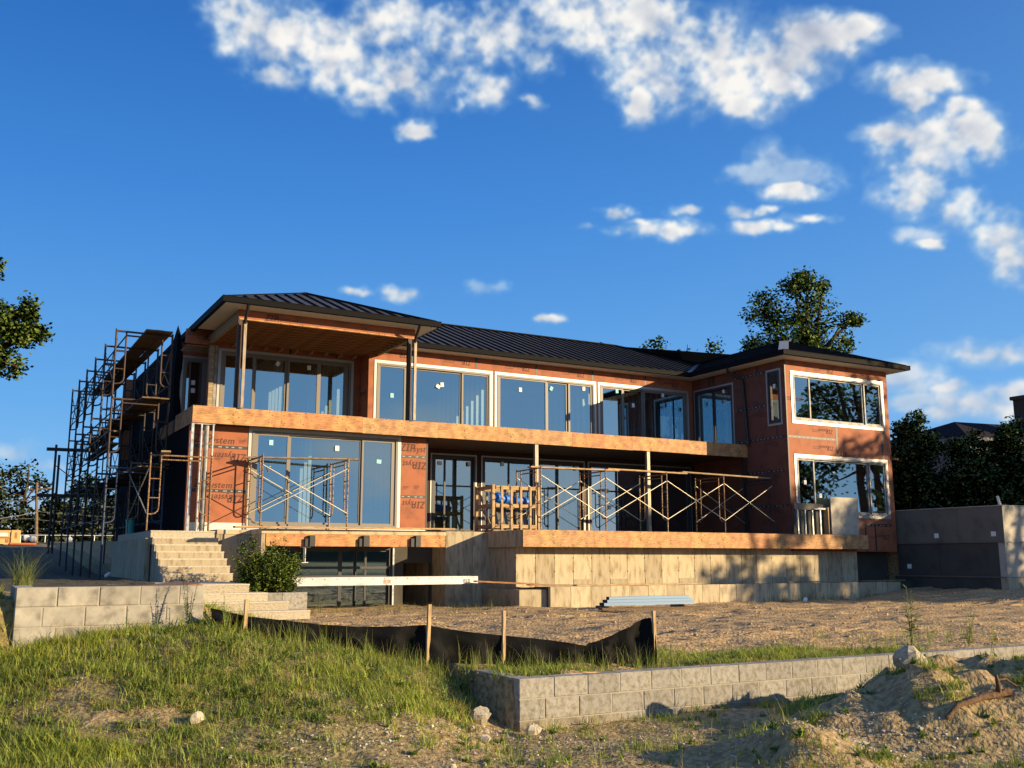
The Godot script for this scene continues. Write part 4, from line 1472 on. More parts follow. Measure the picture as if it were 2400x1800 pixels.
func build_scaffolds() -> void:
	# the tall scaffold along the west wall
	var t := thing("scaffold", "tall dark tube scaffold of many lifts along the black west wall of the house", "scaffold", Vector3(4.4, 2.0, -35.0))
	var zs := []
	for k in 6:
		zs.append(-29.5 - 2.32 * k)
	var lifts := [2.27, 4.20, 6.13]
	for li in 3:
		for k in 6:
			var m: Material = M.tube_dark
			if k == 0 and li < 3:
				m = [M.tube_blue, M.post, M.post][li]
			frame_part(t, Vector3(3.6, lifts[li], zs[k]), Vector3.RIGHT, 1.52, 1.93, m, 1.15 if li == 0 else 0.0, 0.03)
			if k < 5:
				brace_part(t, Vector3(3.6, lifts[li], zs[k]), Vector3(3.6, lifts[li], zs[k + 1]), M.tube_dark)
				if li < 3:
					brace_part(t, Vector3(5.12, lifts[li], zs[k]), Vector3(5.12, lifts[li], zs[k + 1]), M.tube_dark)
	for li in 3:
		for q in [[3.6, 1.0], [3.87, 1.82], [5.12, 0.5], [3.6, 0.52]]:
			for k in 5:
				var b := MB.new()
				b.tube([Vector3(q[0], lifts[li] + q[1], zs[k] + 0.15), Vector3(q[0], lifts[li] + q[1] + 0.02, zs[k + 1] - 0.15)], 0.022, -1, 6)
				part("ledger", b, M.tube_dark, t)
	for li in 3:
		var y: float = [4.245, 6.175, 8.105][li]
		for j in 3:
			for k in 3:
				var b := MB.new()
				var z0 := -29.15 - 4.3 * k
				b.beam(Vector3(4.46 + 0.245 * j, y + 0.006 * ((j + k) % 2), z0), Vector3(4.46 + 0.245 * j, y + 0.04 * ((k + j) % 2), z0 - 4.5), 0.235, 0.04)
				part("scaffold_board", b, M.plank_dark, t)
	for k in 2:
		var b := MB.new()
		b.beam(Vector3(3.86, 5.35 - 0.35 * k, -30.6), Vector3(3.86, 5.35 - 0.35 * k, -36.5), 0.30, 0.045)
		part("scaffold_board", b, M.plank_dark, t)
	# outrigger bay at the far end
	for y in [5.55, 3.92]:
		var b := MB.new()
		b.beam(Vector3(2.7 - (0.2 if y < 5.0 else 0.0), y, -38.8), Vector3(5.1, y + 0.02, -38.8), 0.24, 0.10)
		part("outrigger", b, M.tube_dark, t)
	for x in [3.0, 3.12]:
		var b := MB.new()
		b.tube([Vector3(x, 1.9, -38.8), Vector3(x, 5.72 - (x - 3.0) * 3.0, -38.8)], 0.045, -1, 6)
		part("outrigger_post", b, M.tube_dark, t)
	for q in [[3.0, 5.0, -38.8, 4.0, 3.9, -36.4], [3.0, 3.6, -38.8, 4.2, 4.8, -36.4]]:
		var b := MB.new()
		b.tube([Vector3(q[0], q[1], q[2]), Vector3(q[3], q[4], q[5])], 0.016, -1, 5)
		part("cross_brace", b, M.tube_dark, t)

	# on the landing
	t = thing("scaffold", "rusty scaffold bay on the landing at the head of the stairs", "scaffold", Vector3(5.2, 2.445, -29.0))
	frame_part(t, Vector3(4.42, 2.445, -27.58), Vector3.RIGHT, 1.58, 1.97, M.rust)
	frame_part(t, Vector3(4.44, 2.445, -31.0), Vector3.RIGHT, 1.50, 2.04, M.rust_pale)
	brace_part(t, Vector3(4.44, 2.445, -31.0), Vector3(4.42, 2.445, -27.58), M.brace)
	plank("short worn plank laid skew on the rusty landing scaffold", Vector3(4.75, 4.50, -27.3), Vector3(5.35, 4.52, -31.2), 0.24, 0.04, M.lumber_old)

	# in front of the big ground floor window
	t = thing("scaffold", "single rusty scaffold bay before the wide ground floor window", "scaffold", Vector3(8.3, 2.5, -27.4))
	frame_part(t, Vector3(7.13, 2.5, -26.62), Vector3(0, 0, -1), 1.50, 1.93, M.rust)
	frame_part(t, Vector3(9.53, 2.5, -26.62), Vector3(0, 0, -1), 1.50, 1.93, M.rust_pale)
	for z in [-26.62, -28.1]:
		brace_part(t, Vector3(7.13, 2.5, z), Vector3(9.53, 2.5, z), M.brace)
	plank("long plank across the scaffold before the wide window", Vector3(6.95, 4.50, -27.9), Vector3(9.95, 4.50, -26.95), 0.24, 0.04, M.lumber_old)

	# the run of four bays along the deck
	t = thing("scaffold", "long weathered scaffold run of four bays standing on the deck", "scaffold", Vector3(20.4, 2.54, -27.0))
	var xs := [15.58, 17.96, 20.38, 22.80, 25.0]
	for i in 5:
		frame_part(t, Vector3(xs[i], 2.54, -26.3), Vector3(0, 0, -1), 1.5, 1.92, [M.rust_pale, M.rust, M.rust_pale, M.rust, M.tube_dark][i])
		if i < 4:
			brace_part(t, Vector3(xs[i], 2.54, -26.3), Vector3(xs[i + 1], 2.54, -26.3), M.brace)
			if i != 2:
				brace_part(t, Vector3(xs[i], 2.54, -27.8), Vector3(xs[i + 1], 2.54, -27.8), M.brace)
	plank("pale plank on the deck scaffold nearest the timber crate", Vector3(15.35, 4.50, -26.6), Vector3(18.6, 4.52, -26.55), 0.24, 0.045, M.lumber)
	plank("middle plank of the three on the deck scaffold, lapped at both ends", Vector3(18.2, 4.56, -26.6), Vector3(21.4, 4.54, -26.6), 0.24, 0.045, M.lumber)
	plank("plank on the deck scaffold reaching the tower wall", Vector3(21.2, 4.585, -26.6), Vector3(25.1, 4.52, -26.6), 0.24, 0.045, M.lumber_old)


# ------------------------------------------------------------------ loose things about the site
func build_site_things() -> void:
	# open timber crate on the deck
	var t := thing("timber_crate", "open slatted timber crate standing at the corner of the deck", "crate", Vector3(15.4, 2.54, -28.1))
	var x0 := 14.55
	var x1 := 16.28
	var z0 := -28.72
	var z1 := -27.5
	for p in [[x0, z0], [x1 - 0.09, z0], [x0, z1 - 0.09], [x1 - 0.09, z1 - 0.09]]:
		one_box("corner_post", p[0], 2.60, p[1], p[0] + 0.09, 4.0, p[1] + 0.09, M.lumber_up, t)
	for y in [2.66, 3.30, 3.86]:
		one_box("rail", x0 + 0.092, y, z1 - 0.07, x1 - 0.092, y + 0.11, z1 - 0.03, M.lumber, t)
		one_box("rail", x0 + 0.092, y, z0 + 0.03, x1 - 0.092, y + 0.11, z0 + 0.07, M.lumber_old, t)
		one_box("rail", x0 + 0.03, y, z0 + 0.092, x0 + 0.07, y + 0.11, z1 - 0.092, M.lumber_old, t)
		one_box("rail", x1 - 0.07, y, z0 + 0.092, x1 - 0.03, y + 0.11, z1 - 0.092, M.lumber_old, t)
	for k in 4:
		var u := 14.86 + 0.34 * k
		one_box("slat", u, 2.60, z1 - 0.028, u + 0.07, 3.965, z1 + 0.008, M.lumber_up, t)
		if k != 1:
			one_box("slat", u + 0.1, 2.60, z0 - 0.008, u + 0.16, 3.96, z0 + 0.028, M.lumber_old, t)
	for q in [[Vector3(x0 + 0.015, 3.9, z0 + 0.25), Vector3(x0 + 0.015, 2.7, z1 - 0.15)], [Vector3(x1 - 0.015, 2.7, z0 + 0.15), Vector3(x1 - 0.015, 3.9, z1 - 0.2)]]:
		var b := MB.new()
		b.beam(q[0], q[1], 0.028, 0.09)
		part("diagonal", b, M.lumber_old, t)
	var fb := MB.new()
	fb.beam(Vector3(14.75, 3.28, z0 + 0.09), Vector3(15.3, 2.72, z0 + 0.09), 0.03, 0.08)
	part("diagonal", fb, M.lumber_old, t)
	one_box("floor_board", x0, 2.57, z0, x1, 2.598, z1, M.lumber_old, t)
	for k in 3:
		one_box("skid", x0 + 0.1 + 0.65 * k, 2.536, z0, x0 + 0.2 + 0.65 * k, 2.568, z1, M.lumber_old, t)
	# blue roll in the crate
	var rl := MB.new()
	var pts := []
	for i in 11:
		var f := i / 10.0
		pts.append(Vector3(14.85 + 1.22 * f, 3.62 - 0.10 * f + 0.02 * sin(f * 17.0), -28.0 + 0.02 * sin(f * 11.0)))
	rl.tube(pts, 0.15, 0.135, 12)
	tag(part("tarp_roll", rl, M.tarp), "bright blue rolled tarpaulin lying inside the timber crate", "tarpaulin")
	var gb := MB.new()
	gb.box(Vector3(15.4, 2.95, -27.9), Vector3(1.2, 0.62, 0.05), Basis(Vector3(1, 0, 0), -0.15))
	tag(part("dark_panel", gb, M.glass_box), "dark glossy panel leaning in the bottom of the timber crate", "panel")

	# stub of board-clad framing at the east end of the deck
	t = thing("counter_frame", "half-built counter of metal studs with one tall cement board end", "counter", Vector3(27.0, 2.55, -25.5))
	one_box("end_board", 26.84, 2.56, -25.44, 28.18, 3.86, -25.40, M.cement_board, t)
	one_box("end_board", 28.14, 2.56, -25.70, 28.18, 3.855, -25.445, M.cement_board, t)
	one_box("end_board", 26.74, 2.56, -25.66, 26.78, 3.5, -25.45, M.lumber_up, t)
	one_box("counter_rail", 25.32, 3.40, -25.66, 26.73, 3.62, -25.60, M.cement_wall, t)
	for u in [25.36, 25.70, 26.05, 26.42]:
		one_box("counter_stud", u, 2.56, -25.60, u + 0.045, 3.39, -25.52, M.galv, t)
	one_box("back_board", 25.32, 2.56, -25.70, 26.73, 3.39, -25.68, M.cement_dark, t)
	for k in 2:
		var b := MB.new()
		b.box(Vector3(26.45 + 0.16 * k, 3.43 + 0.03 * k, -25.55), Vector3(0.55, 0.025, 0.08))
		tag(part("metal_offcut", b, M.white), ["pale metal offcut lying on the counter rail", "shorter pale offcut on top of the other by the cement board"][k], "offcut")

	# teal bucket on the landing edge
	t = thing("bucket", "teal plastic bucket on the landing edge under the scaffold", "bucket", Vector3(4.66, 2.445, -32.0))
	var bk := MB.new()
	bk.tube([Vector3(4.66, 2.446, -32.0), Vector3(4.66, 2.86, -32.0)], 0.115, 0.125, 18)
	part("body", bk, M.teal, t)
	bk = MB.new()
	bk.tube([Vector3(4.66, 2.82, -32.0), Vector3(4.66, 2.875, -32.0)], 0.133, -1, 18)
	part("rim", bk, M.teal, t)

	# aluminium plank spanning the basement opening
	t = thing("aluminium_plank", "long silver aluminium work plank spanning the dark basement opening", "plank", Vector3(10.5, 1.0, -25.8))
	one_box("side_rail", 7.6, 1.02, -25.80, 13.18, 1.235, -25.77, M.alu, t)
	one_box("side_rail", 7.6, 1.02, -26.25, 13.18, 1.235, -26.22, M.alu, t)
	one_box("deck_sheet", 7.6, 1.205, -26.219, 13.18, 1.232, -25.801, M.alu, t)
	for k in 16:
		var h := MB.new()
		var u := 8.0 + 0.335 * k
		h.tube([Vector3(u, 1.19, -25.78), Vector3(u, 1.19, -25.766)], 0.016, -1, 8)
		part("rung_hole", h, M.dark_ink, t)
	letters("BJR", front(-25.77), 10.42, 1.105, 0.085, false, M.red_ink, t, 0.001, true, 0.0)
	letters("BJR", front(-25.77), 12.82, 1.105, 0.085, false, M.dark_ink, t, 0.001, true, 0.0)

	# boards on the footing and a strip along the ledge
	plank("weathered plank lying along the slab edge under the scaffold", Vector3(6.35, 2.53, -26.22), Vector3(12.62, 2.56, -26.25), 0.26, 0.045, M.lumber)
	plank("brown board bridging from the aluminium plank to the footing", Vector3(12.95, 1.10, -25.5), Vector3(14.9, 1.0, -25.35), 0.25, 0.045, M.joist)
	plank("dark board lapped over the brown one on the footing", Vector3(14.55, 0.985, -25.3), Vector3(16.1, 0.96, -25.2), 0.24, 0.035, M.joist)
	plank("long pale board lying on the footing before the poured wall", Vector3(16.0, 0.965, -25.08), Vector3(20.7, 0.965, -25.08), 0.20, 0.035, M.lumber)
	plank("pale strip of timber at the east end of the footing", Vector3(24.3, 0.965, -25.05), Vector3(26.6, 0.97, -25.05), 0.12, 0.03, M.lumber_old)
	plank("short grey strip lying at the corner under the tower", Vector3(27.9, 0.965, -25.2), Vector3(30.2, 0.97, -25.3), 0.12, 0.03, M.lumber_old)

	# bundle of steel studs on bearers
	var gy := 0.42
	for k in 2:
		var b := MB.new()
		b.beam(Vector3(15.25 + 2.5 * k, gy + 0.02, -22.2), Vector3(15.3 + 2.5 * k, gy + 0.02, -22.9), 0.09, 0.09)
		tag(part("timber_bearer", b, M.plank_dark), ["dark timber bearer under the west end of the steel studs", "dark timber bearer under the east end of the steel studs"][k], "timber")
	var lb := ["lower front steel stud of the bundle lying in the yard", "lower rear steel stud of the bundle lying in the yard", "middle front steel stud of the bundle lying in the yard", "middle rear steel stud of the bundle lying in the yard", "topmost steel stud of the bundle lying in the yard"]
	for k in 5:
		var b := MB.new()
		var y := gy + 0.115 + 0.078 * (k / 2)
		var zz := -22.36 - 0.16 * (k % 2) - (0.06 if k == 4 else 0.0)
		b.cub(15.12 + 0.05 * k, y - 0.036, zz - 0.07, 18.12 - 0.03 * k, y - 0.034, zz + 0.07)
		b.cub(15.12 + 0.05 * k, y - 0.034, zz + 0.066, 18.12 - 0.03 * k, y + 0.036, zz + 0.07)
		b.cub(15.12 + 0.05 * k, y - 0.034, zz - 0.07, 18.12 - 0.03 * k, y + 0.036, zz - 0.066)
		b.cub(15.12 + 0.05 * k, y + 0.036, zz - 0.07, 18.12 - 0.03 * k, y + 0.038, zz + 0.07)
		tag(part("steel_stud", b, M.steel_blue), lb[k], "metal stud", "bundle of steel studs")
	plank("dark plank half buried beside the steel studs", Vector3(14.6, 0.46, -21.7), Vector3(17.6, 0.45, -21.3), 0.25, 0.05, M.plank_dark)

	# silt fence: stakes and black cloth
	t = thing("silt_fence", "sagging black silt fence on wooden stakes below the stairs", "fence", Vector3(5.0, 0.5, -10.5))
	var tops := [[2.53, 1.18, -11.33], [2.89, 1.09, -11.22], [3.21, 1.05, -11.12], [3.66, 0.99, -10.99], [4.08, 0.96, -10.86], [4.47, 0.96, -10.74], [4.79, 0.97, -10.64], [5.22, 0.89, -10.52], [5.66, 0.84, -10.38], [6.18, 0.78, -10.23], [6.58, 0.71, -10.10], [6.82, 0.79, -10.03], [7.12, 0.95, -9.94], [7.37, 1.02, -9.87]]
	var cl := MB.new()
	var line := []
	for i in tops.size() - 1:
		for s in 6:
			var f := s / 6.0
			var a := Vector3(tops[i][0], tops[i][1], tops[i][2])
			var b := Vector3(tops[i + 1][0], tops[i + 1][1], tops[i + 1][2])
			line.append(a.lerp(b, f))
	line.append(Vector3(7.37, 1.02, -9.87))
	var grid := []
	for i in line.size():
		var p: Vector3 = line[i]
		var g := height(p.x, p.z) - 0.08
		var row := []
		for j in 7:
			var f := j / 6.0
			var bulge := 0.05 * sin(f * PI) * sin(i * 0.9) + 0.035 * sin(i * 0.47 + f * 4.0) + 0.014 * sin(i * 1.7 + f * 9.0) + 0.012 * sin(i * 0.9 - f * 15.0)
			row.append(Vector3(p.x + 0.3 * bulge, lerpf(p.y, g, f), p.z + bulge))
		grid.append(row)
	for side in 2:
		var base := cl.v.size()
		for i in line.size():
			for j in 7:
				var e1: Vector3 = grid[mini(i + 1, line.size() - 1)][j] - grid[maxi(i - 1, 0)][j]
				var e2: Vector3 = grid[i][mini(j + 1, 6)] - grid[i][maxi(j - 1, 0)]
				var nn := e2.cross(e1).normalized()
				cl.v.append(grid[i][j] + nn * (0.002 if side == 0 else -0.002))
				cl.n.append(nn if side == 0 else -nn)
				cl.c.append(Color.WHITE)
				cl.uv.append(Vector2.ZERO)
		for i in line.size() - 1:
			for j in 6:
				var k := base + i * 7 + j
				if side == 0:
					cl.idx.append(k); cl.idx.append(k + 7); cl.idx.append(k + 8)
					cl.idx.append(k); cl.idx.append(k + 8); cl.idx.append(k + 1)
				else:
					cl.idx.append(k); cl.idx.append(k + 8); cl.idx.append(k + 7)
					cl.idx.append(k); cl.idx.append(k + 1); cl.idx.append(k + 8)
	part("fabric", cl, M.fabric, t)
	for s in [[2.88, 1.27, -11.21, 0.02], [4.79, 1.20, -10.61, 0.03], [5.66, 1.12, -10.41, 0.0], [7.39, 1.10, -9.84, -0.02]]:
		var b := MB.new()
		var g := height(s[0], s[2]) - 0.15
		b.chbox(Vector3(s[0] + s[3] * 0.3, (s[1] + g) * 0.5, s[2]), Vector3(0.042, s[1] - g, 0.036), 0.004, Basis(Vector3(0, 0, 1), -s[3]))
		part("stake", b, M.lumber_up, t)

	# stones
	var rr := RandomNumberGenerator.new()
	rr.seed = 4
	stone("big pale angular boulder on top of the spoil mound", Vector3(8.52, 0, -7.12), Vector3(0.20, 0.17, 0.15), rr, M.rock_pale)
	stone("cream stone in the grass below the short block wall", Vector3(1.95, 0, -9.0), Vector3(0.085, 0.06, 0.07), rr, M.rock_pale)
	stone("flat whitish stone at the foot of the spoil mound", Vector3(6.67, 0, -6.14), Vector3(0.10, 0.05, 0.07), rr, M.rock)
	stone("rough grey rock leaning at the end of the low block wall", Vector3(4.72, 0, -9.15), Vector3(0.14, 0.10, 0.11), rr, M.rock)
	stone("small cream stone among the rubble below the fence", Vector3(4.35, 0, -8.35), Vector3(0.06, 0.045, 0.05), rr, M.rock_pale)
	stone("pale pebble-sized stone in the bare soil", Vector3(3.55, 0, -7.35), Vector3(0.045, 0.035, 0.04), rr, M.rock_pale)
	stone("brownish lump of stone at the near corner of the low wall", Vector3(5.0, 0, -8.6), Vector3(0.11, 0.07, 0.09), rr, M.rock_pale)
	# litter
	for q in [[Vector3(23.9, 0, -23.9), "crumpled white scrap on the sand before the footing"], [Vector3(4.05, 0, -31.4), "white plastic bottle lying in the shade by the landing"]]:
		var b := MB.new()
		var y := height(q[0].x, q[0].z)
		b.chbox(Vector3(q[0].x, y + 0.07, q[0].z), Vector3(0.2, 0.10, 0.12), 0.03, Basis(Vector3(0.3, 1, 0.2).normalized(), 0.7) * Basis(Vector3(0, 0, 1), 0.4))
		tag(part("scrap", b, M.white), q[1], "litter")
	# branch on the mound
	t = thing("fallen_branch", "bent brown fallen branch lying on the spoil mound", "branch", Vector3(8.2, height(8.2, -6.15), -6.15))
	var br := MB.new()
	var bp := []
	for q in [[7.80, -6.18, 0.0], [7.95, -6.16, 0.03], [8.12, -6.15, 0.05], [8.3, -6.15, 0.045], [8.46, -6.12, 0.05], [8.58, -6.10, 0.03]]:
		bp.append(Vector3(q[0], height(q[0], q[1]) + q[2], q[1]))
	br.tube(bp, 0.02, 0.038, 8)
	part("stem", br, M.log, t)
	br = MB.new()
	br.tube([bp[4], bp[4] + Vector3(-0.03, 0.08, 0.02), bp[4] + Vector3(-0.02, 0.17, 0.0)], 0.028, 0.015, 7)
	part("fork", br, M.log, t)
	br = MB.new()
	br.tube([bp[4] + Vector3(-0.02, 0.12, 0.0), bp[4] + Vector3(0.08, 0.13, 0.02), bp[4] + Vector3(0.2, 0.06, 0.05)], 0.014, 0.008, 6)
	part("fork", br, M.log, t)


func stone(label: String, at: Vector3, s: Vector3, r: RandomNumberGenerator, m: Material) -> void:
	var b := MB.new()
	var ph := r.randf() * 10.0
	var nl := 7
	var na := 10
	var pts := []
	for i in nl + 1:
		var th := PI * i / nl
		var row := []
		for k in na:
			var a := TAU * k / na
			var d := Vector3(sin(th) * cos(a), cos(th), sin(th) * sin(a))
			# a few flat cuts give the stone its faces
			var rad := 1.0 + 0.16 * gn.get_noise_3d(d.x * 3.0 + ph, d.y * 3.0, d.z * 3.0)
			for c in 5:
				var cn := Vector3(sin(ph + c * 2.1), cos(ph * 1.7 + c * 1.3), sin(ph * 0.6 + c * 3.7)).normalized()
				var q := d.dot(cn)
				if q > 0.55:
					rad = minf(rad, 0.62 / q)
			row.append(Vector3(d.x * s.x, d.y * s.y, d.z * s.z) * rad)
		pts.append(row)
	var o := Vector3(at.x, height(at.x, at.z) + s.y * 0.62, at.z)
	for i in nl:
		for k in na:
			b.quad(o + pts[i + 1][k], o + pts[i][k], o + pts[i][(k + 1) % na], o + pts[i + 1][(k + 1) % na])
	tag(part("stone", b, m), label, "stone")


# ------------------------------------------------------------------ trees and plants
func leaf_clump(b: MB, at: Vector3, r: RandomNumberGenerator, s: float, n: int, spread: float) -> void:
	for i in n:
		var o := Vector3(r.randf_range(-1, 1), r.randf_range(-1, 1), r.randf_range(-1, 1)) * spread
		var d := Vector3(r.randf_range(-1, 1), r.randf_range(-0.7, 0.5), r.randf_range(-1, 1)).normalized()
		var w := d.cross(Vector3(r.randf_range(-1, 1), r.randf_range(-1, 1), r.randf_range(-1, 1))).normalized()
		var L := s * r.randf_range(0.7, 1.35)
		var p := at + o
		var nn := w.cross(d)
		if nn.y < 0.0:
			nn = -nn
		var t := r.randf_range(0.72, 1.25)
		b.col = Color(t * r.randf_range(0.92, 1.15), t, t * r.randf_range(0.8, 1.1))
		var k := b.v.size()
		b.v.append(p); b.v.append(p + d * L * 0.5 + w * L * 0.3); b.v.append(p + d * L); b.v.append(p + d * L * 0.5 - w * L * 0.3)
		for j in 4:
			b.n.append(nn); b.c.append(b.col); b.uv.append(Vector2.ZERO)
		b.idx.append(k); b.idx.append(k + 1); b.idx.append(k + 2)
		b.idx.append(k); b.idx.append(k + 2); b.idx.append(k + 3)
	b.col = Color.WHITE


# lobes: [x, y, z, radius, squash]; the crown's leaves thicken towards each lobe's skin and leave gaps
func tree(called: String, label: String, category: String, base: Vector3, lobes: Array, leaves: int, leaf: float, m: Material, trunk_r: float, sd: int, group := "", gap := 0.10, limbs := true) -> Node3D:
	var r := RandomNumberGenerator.new()
	r.seed = sd
	var t := thing(called, label, category, base, group)
	var f := FastNoiseLite.new()
	f.seed = sd
	f.frequency = 0.55 / maxf(leaf * 4.0, 0.3)
	f.fractal_octaves = 2
	var tot := 0.0
	for l in lobes:
		tot += l[3] * l[3]
	var b := MB.new()
	var top := Vector3(base.x, base.y, base.z)
	for l in lobes:
		top.y = maxf(top.y, l[1])
	for l in lobes:
		var n := int(leaves * l[3] * l[3] / tot / 4.0)
		for i in n:
			var d := Vector3(r.randfn(), r.randfn(), r.randfn()).normalized()
			var q: float = l[3] * pow(r.randf(), 0.42)
			q *= 1.0 + 0.28 * f.get_noise_3dv(d * l[3] * 2.0 + Vector3(l[0], l[1], l[2]))
			var p := Vector3(l[0], l[1], l[2]) + Vector3(d.x, d.y * l[4], d.z) * q
			if f.get_noise_3dv(p) < -gap:
				continue
			leaf_clump(b, p, r, leaf, 4, leaf * 1.2)
	part("crown", b, m, t)
	if trunk_r > 0.0:
		b = MB.new()
		var c := Vector3.ZERO
		for l in lobes:
			c += Vector3(l[0], l[1], l[2])
		c /= lobes.size()
		var mid := Vector3(lerpf(base.x, c.x, 0.5), lerpf(base.y, c.y, 0.6), lerpf(base.z, c.z, 0.5))
		b.tube([base - Vector3(0, 0.3, 0), base.lerp(mid, 0.5) + Vector3(trunk_r, 0, -trunk_r) * 0.5, mid, c], trunk_r, trunk_r * 0.45, 9)
		if limbs:
			for l in lobes:
				var e := Vector3(l[0], l[1], l[2])
				var s := base.lerp(c, r.randf_range(0.55, 0.9))
				s = mid.lerp(c, r.randf_range(0.0, 0.8))
				b.tube([s, s.lerp(e, 0.5) + Vector3(r.randf_range(-1, 1), r.randf_range(0, 1), r.randf_range(-1, 1)) * l[3] * 0.15, e, e + (e - s).normalized() * l[3] * 0.5], trunk_r * 0.42, trunk_r * 0.10, 6)
		part("trunk", b, M.bark, t)
	return t


func build_surroundings() -> void:
	# large trees behind the house
	tree("tree", "tall broad leafy tree rising behind the tower roof", "tree", Vector3(56.5, 2.6, -54.5), [[54.6, 17.6, -55.6, 2.7, 0.9], [56.2, 20.6, -54.6, 2.3, 1.0], [55.4, 22.4, -54.9, 1.3, 0.8], [57.0, 17.6, -54.0, 2.6, 0.8], [53.3, 20.6, -56.2, 1.5, 1.1], [52.6, 17.4, -56.6, 1.1, 0.7], [57.3, 22.6, -53.8, 0.8, 0.9], [56.3, 23.3, -54.5, 0.9, 0.7], [59.2, 19.9, -52.7, 1.0, 0.5], [58.2, 19.3, -53.2, 0.7, 0.5], [58.4, 16.2, -53.2, 1.4, 0.7], [54.5, 14.5, -55.5, 3.0, 0.8], [57.5, 14.0, -54.0, 2.5, 0.7]], 34000, 0.27, M.leaf2, 0.42, 101, "", 0.02)
	tree("tree", "thin sparse tree showing over the valley of the main roof", "tree", Vector3(38.6, 2.5, -47.4), [[36.9, 14.2, -48.2, 0.9, 0.9], [37.5, 13.0, -47.9, 1.1, 0.7], [38.8, 13.4, -47.2, 1.3, 0.8], [39.9, 14.3, -46.6, 0.55, 1.2], [38.5, 14.4, -47.3, 0.6, 0.7], [40.3, 13.2, -46.3, 0.8, 0.7], [35.4, 12.6, -48.9, 0.9, 0.5], [38.5, 11.0, -47.3, 2.2, 0.7]], 9000, 0.22, M.leaf0, 0.16, 102, "", 0.05)
	# the branch reaching in from the west
	tree("tree", "tree with sunlit branch reaching in at the west edge of the view", "tree", Vector3(-3.2, 1.6, -24.6), [[0.55, 6.35, -22.5, 0.62, 0.85], [0.95, 6.75, -22.3, 0.28, 0.9], [1.05, 6.25, -22.25, 0.36, 0.6], [0.72, 5.62, -22.45, 0.36, 0.7], [0.35, 5.75, -22.6, 0.35, 0.6], [-0.3, 6.6, -22.9, 0.7, 0.9], [0.22, 7.6, -22.75, 0.33, 0.9], [-0.5, 7.9, -23.2, 0.7, 0.8]], 30000, 0.085, M.leaf2, 0.22, 104, "", 0.05)
	# row of trees beyond the road in the west
	var far := [
		[Vector3(2.2, 3, -100), [[2.2, 8.4, -100, 2.6, 0.9], [1.0, 6.5, -100, 2.6, 0.8]], "dense tree at the far west beyond the skip", 4, 0.12],
		[Vector3(5.2, 3, -99), [[5.0, 8.6, -99, 1.7, 0.9], [5.5, 9.6, -98, 0.9, 0.8], [4.0, 7.4, -99, 1.5, 0.8], [6.3, 8.2, -98, 1.0, 0.6], [6.6, 7.4, -98, 0.7, 0.5]], "loose pale tree rising behind the utility pole", 3, 0.0],
		[Vector3(8.2, 3, -101), [[8.2, 6.0, -101, 1.6, 0.8], [7.4, 5.2, -101, 1.4, 0.8], [9.2, 5.6, -101, 1.3, 0.7]], "low dark tree in the gap east of the utility pole", 5, 0.2],
		[Vector3(10.2, 3, -96), [[10.1, 8.4, -96, 1.1, 0.9], [9.6, 7.4, -96, 1.2, 0.7], [10.9, 7.5, -96, 1.0, 0.7], [10.2, 6.2, -96, 1.6, 0.7]], "loose tree seen through the far end of the tall scaffold", 3, 0.0],
		[Vector3(12.5, 3, -97), [[12.5, 6.8, -97, 1.8, 0.8], [13.8, 6.0, -97, 1.6, 0.8], [11.4, 5.4, -97, 1.6, 0.8]], "dark tree hidden behind the black west wall's scaffold", 1, 0.2],
	]
	for k in far.size():
		var q: Array = far[k]
		tree("tree", q[2], "tree", q[0], q[1], 3200, 0.32, M["leaf%d" % q[3]], 0.22, 120 + k, "trees beyond the road", q[4])
	# bank of scrub under them
	var f := MB.new()
	var r := RandomNumberGenerator.new()
	r.seed = 77
	for i in 5200:
		var x := r.randf_range(-6.0, 17.0)
		var y := 2.6 + pow(r.randf(), 1.3) * (3.4 + 0.7 * sin(x * 1.7) + 0.5 * sin(x * 4.1))
		leaf_clump(f, Vector3(x, y, -94.0 + r.randf_range(-1.6, 1.6) - (y - 2.6) * 0.5), r, 0.36, 3, 0.4)
	tag(part("undergrowth", f, M.leaf5), "dark wooded bank beyond the road in the west", "", "", "stuff")
	# wooded hills closing the horizon all round
	for g in [["hill", 420.0, 9.0, 0.0, TAU, M.leaf5]]:
		var mb := MB.new()
		var n := 720
		for ring in 3:
			for i in n:
				var a := TAU * i / n
				var rad: float = g[1] + 60.0 * ring
				var hh: float = [0.0, 11.0, 13.0][ring]
				hh *= 1.0 + 0.22 * gn2.get_noise_2d(cos(a) * 40.0, sin(a) * 40.0) + 0.20 * gn.get_noise_2d(cos(a) * 160.0, sin(a) * 160.0)
				mb.v.append(Vector3(sin(a) * rad, hh + 0.5, -cos(a) * rad)); mb.n.append(Vector3(-sin(a), 0.5, cos(a)).normalized())
				mb.c.append(Color(0.9 + 0.3 * gn.get_noise_2d(a * 300.0, ring * 9.0), 1, 1)); mb.uv.append(Vector2.ZERO)
		for ring in 2:
			for i in n:
				var k := ring * n + i
				var k1 := ring * n + (i + 1) % n
				mb.idx.append(k); mb.idx.append(k + n); mb.idx.append(k1 + n)
				mb.idx.append(k); mb.idx.append(k1 + n); mb.idx.append(k1)
		tag(part("hill", mb, M.leaf5), "distant low wooded hills round the horizon", "", "", "structure")

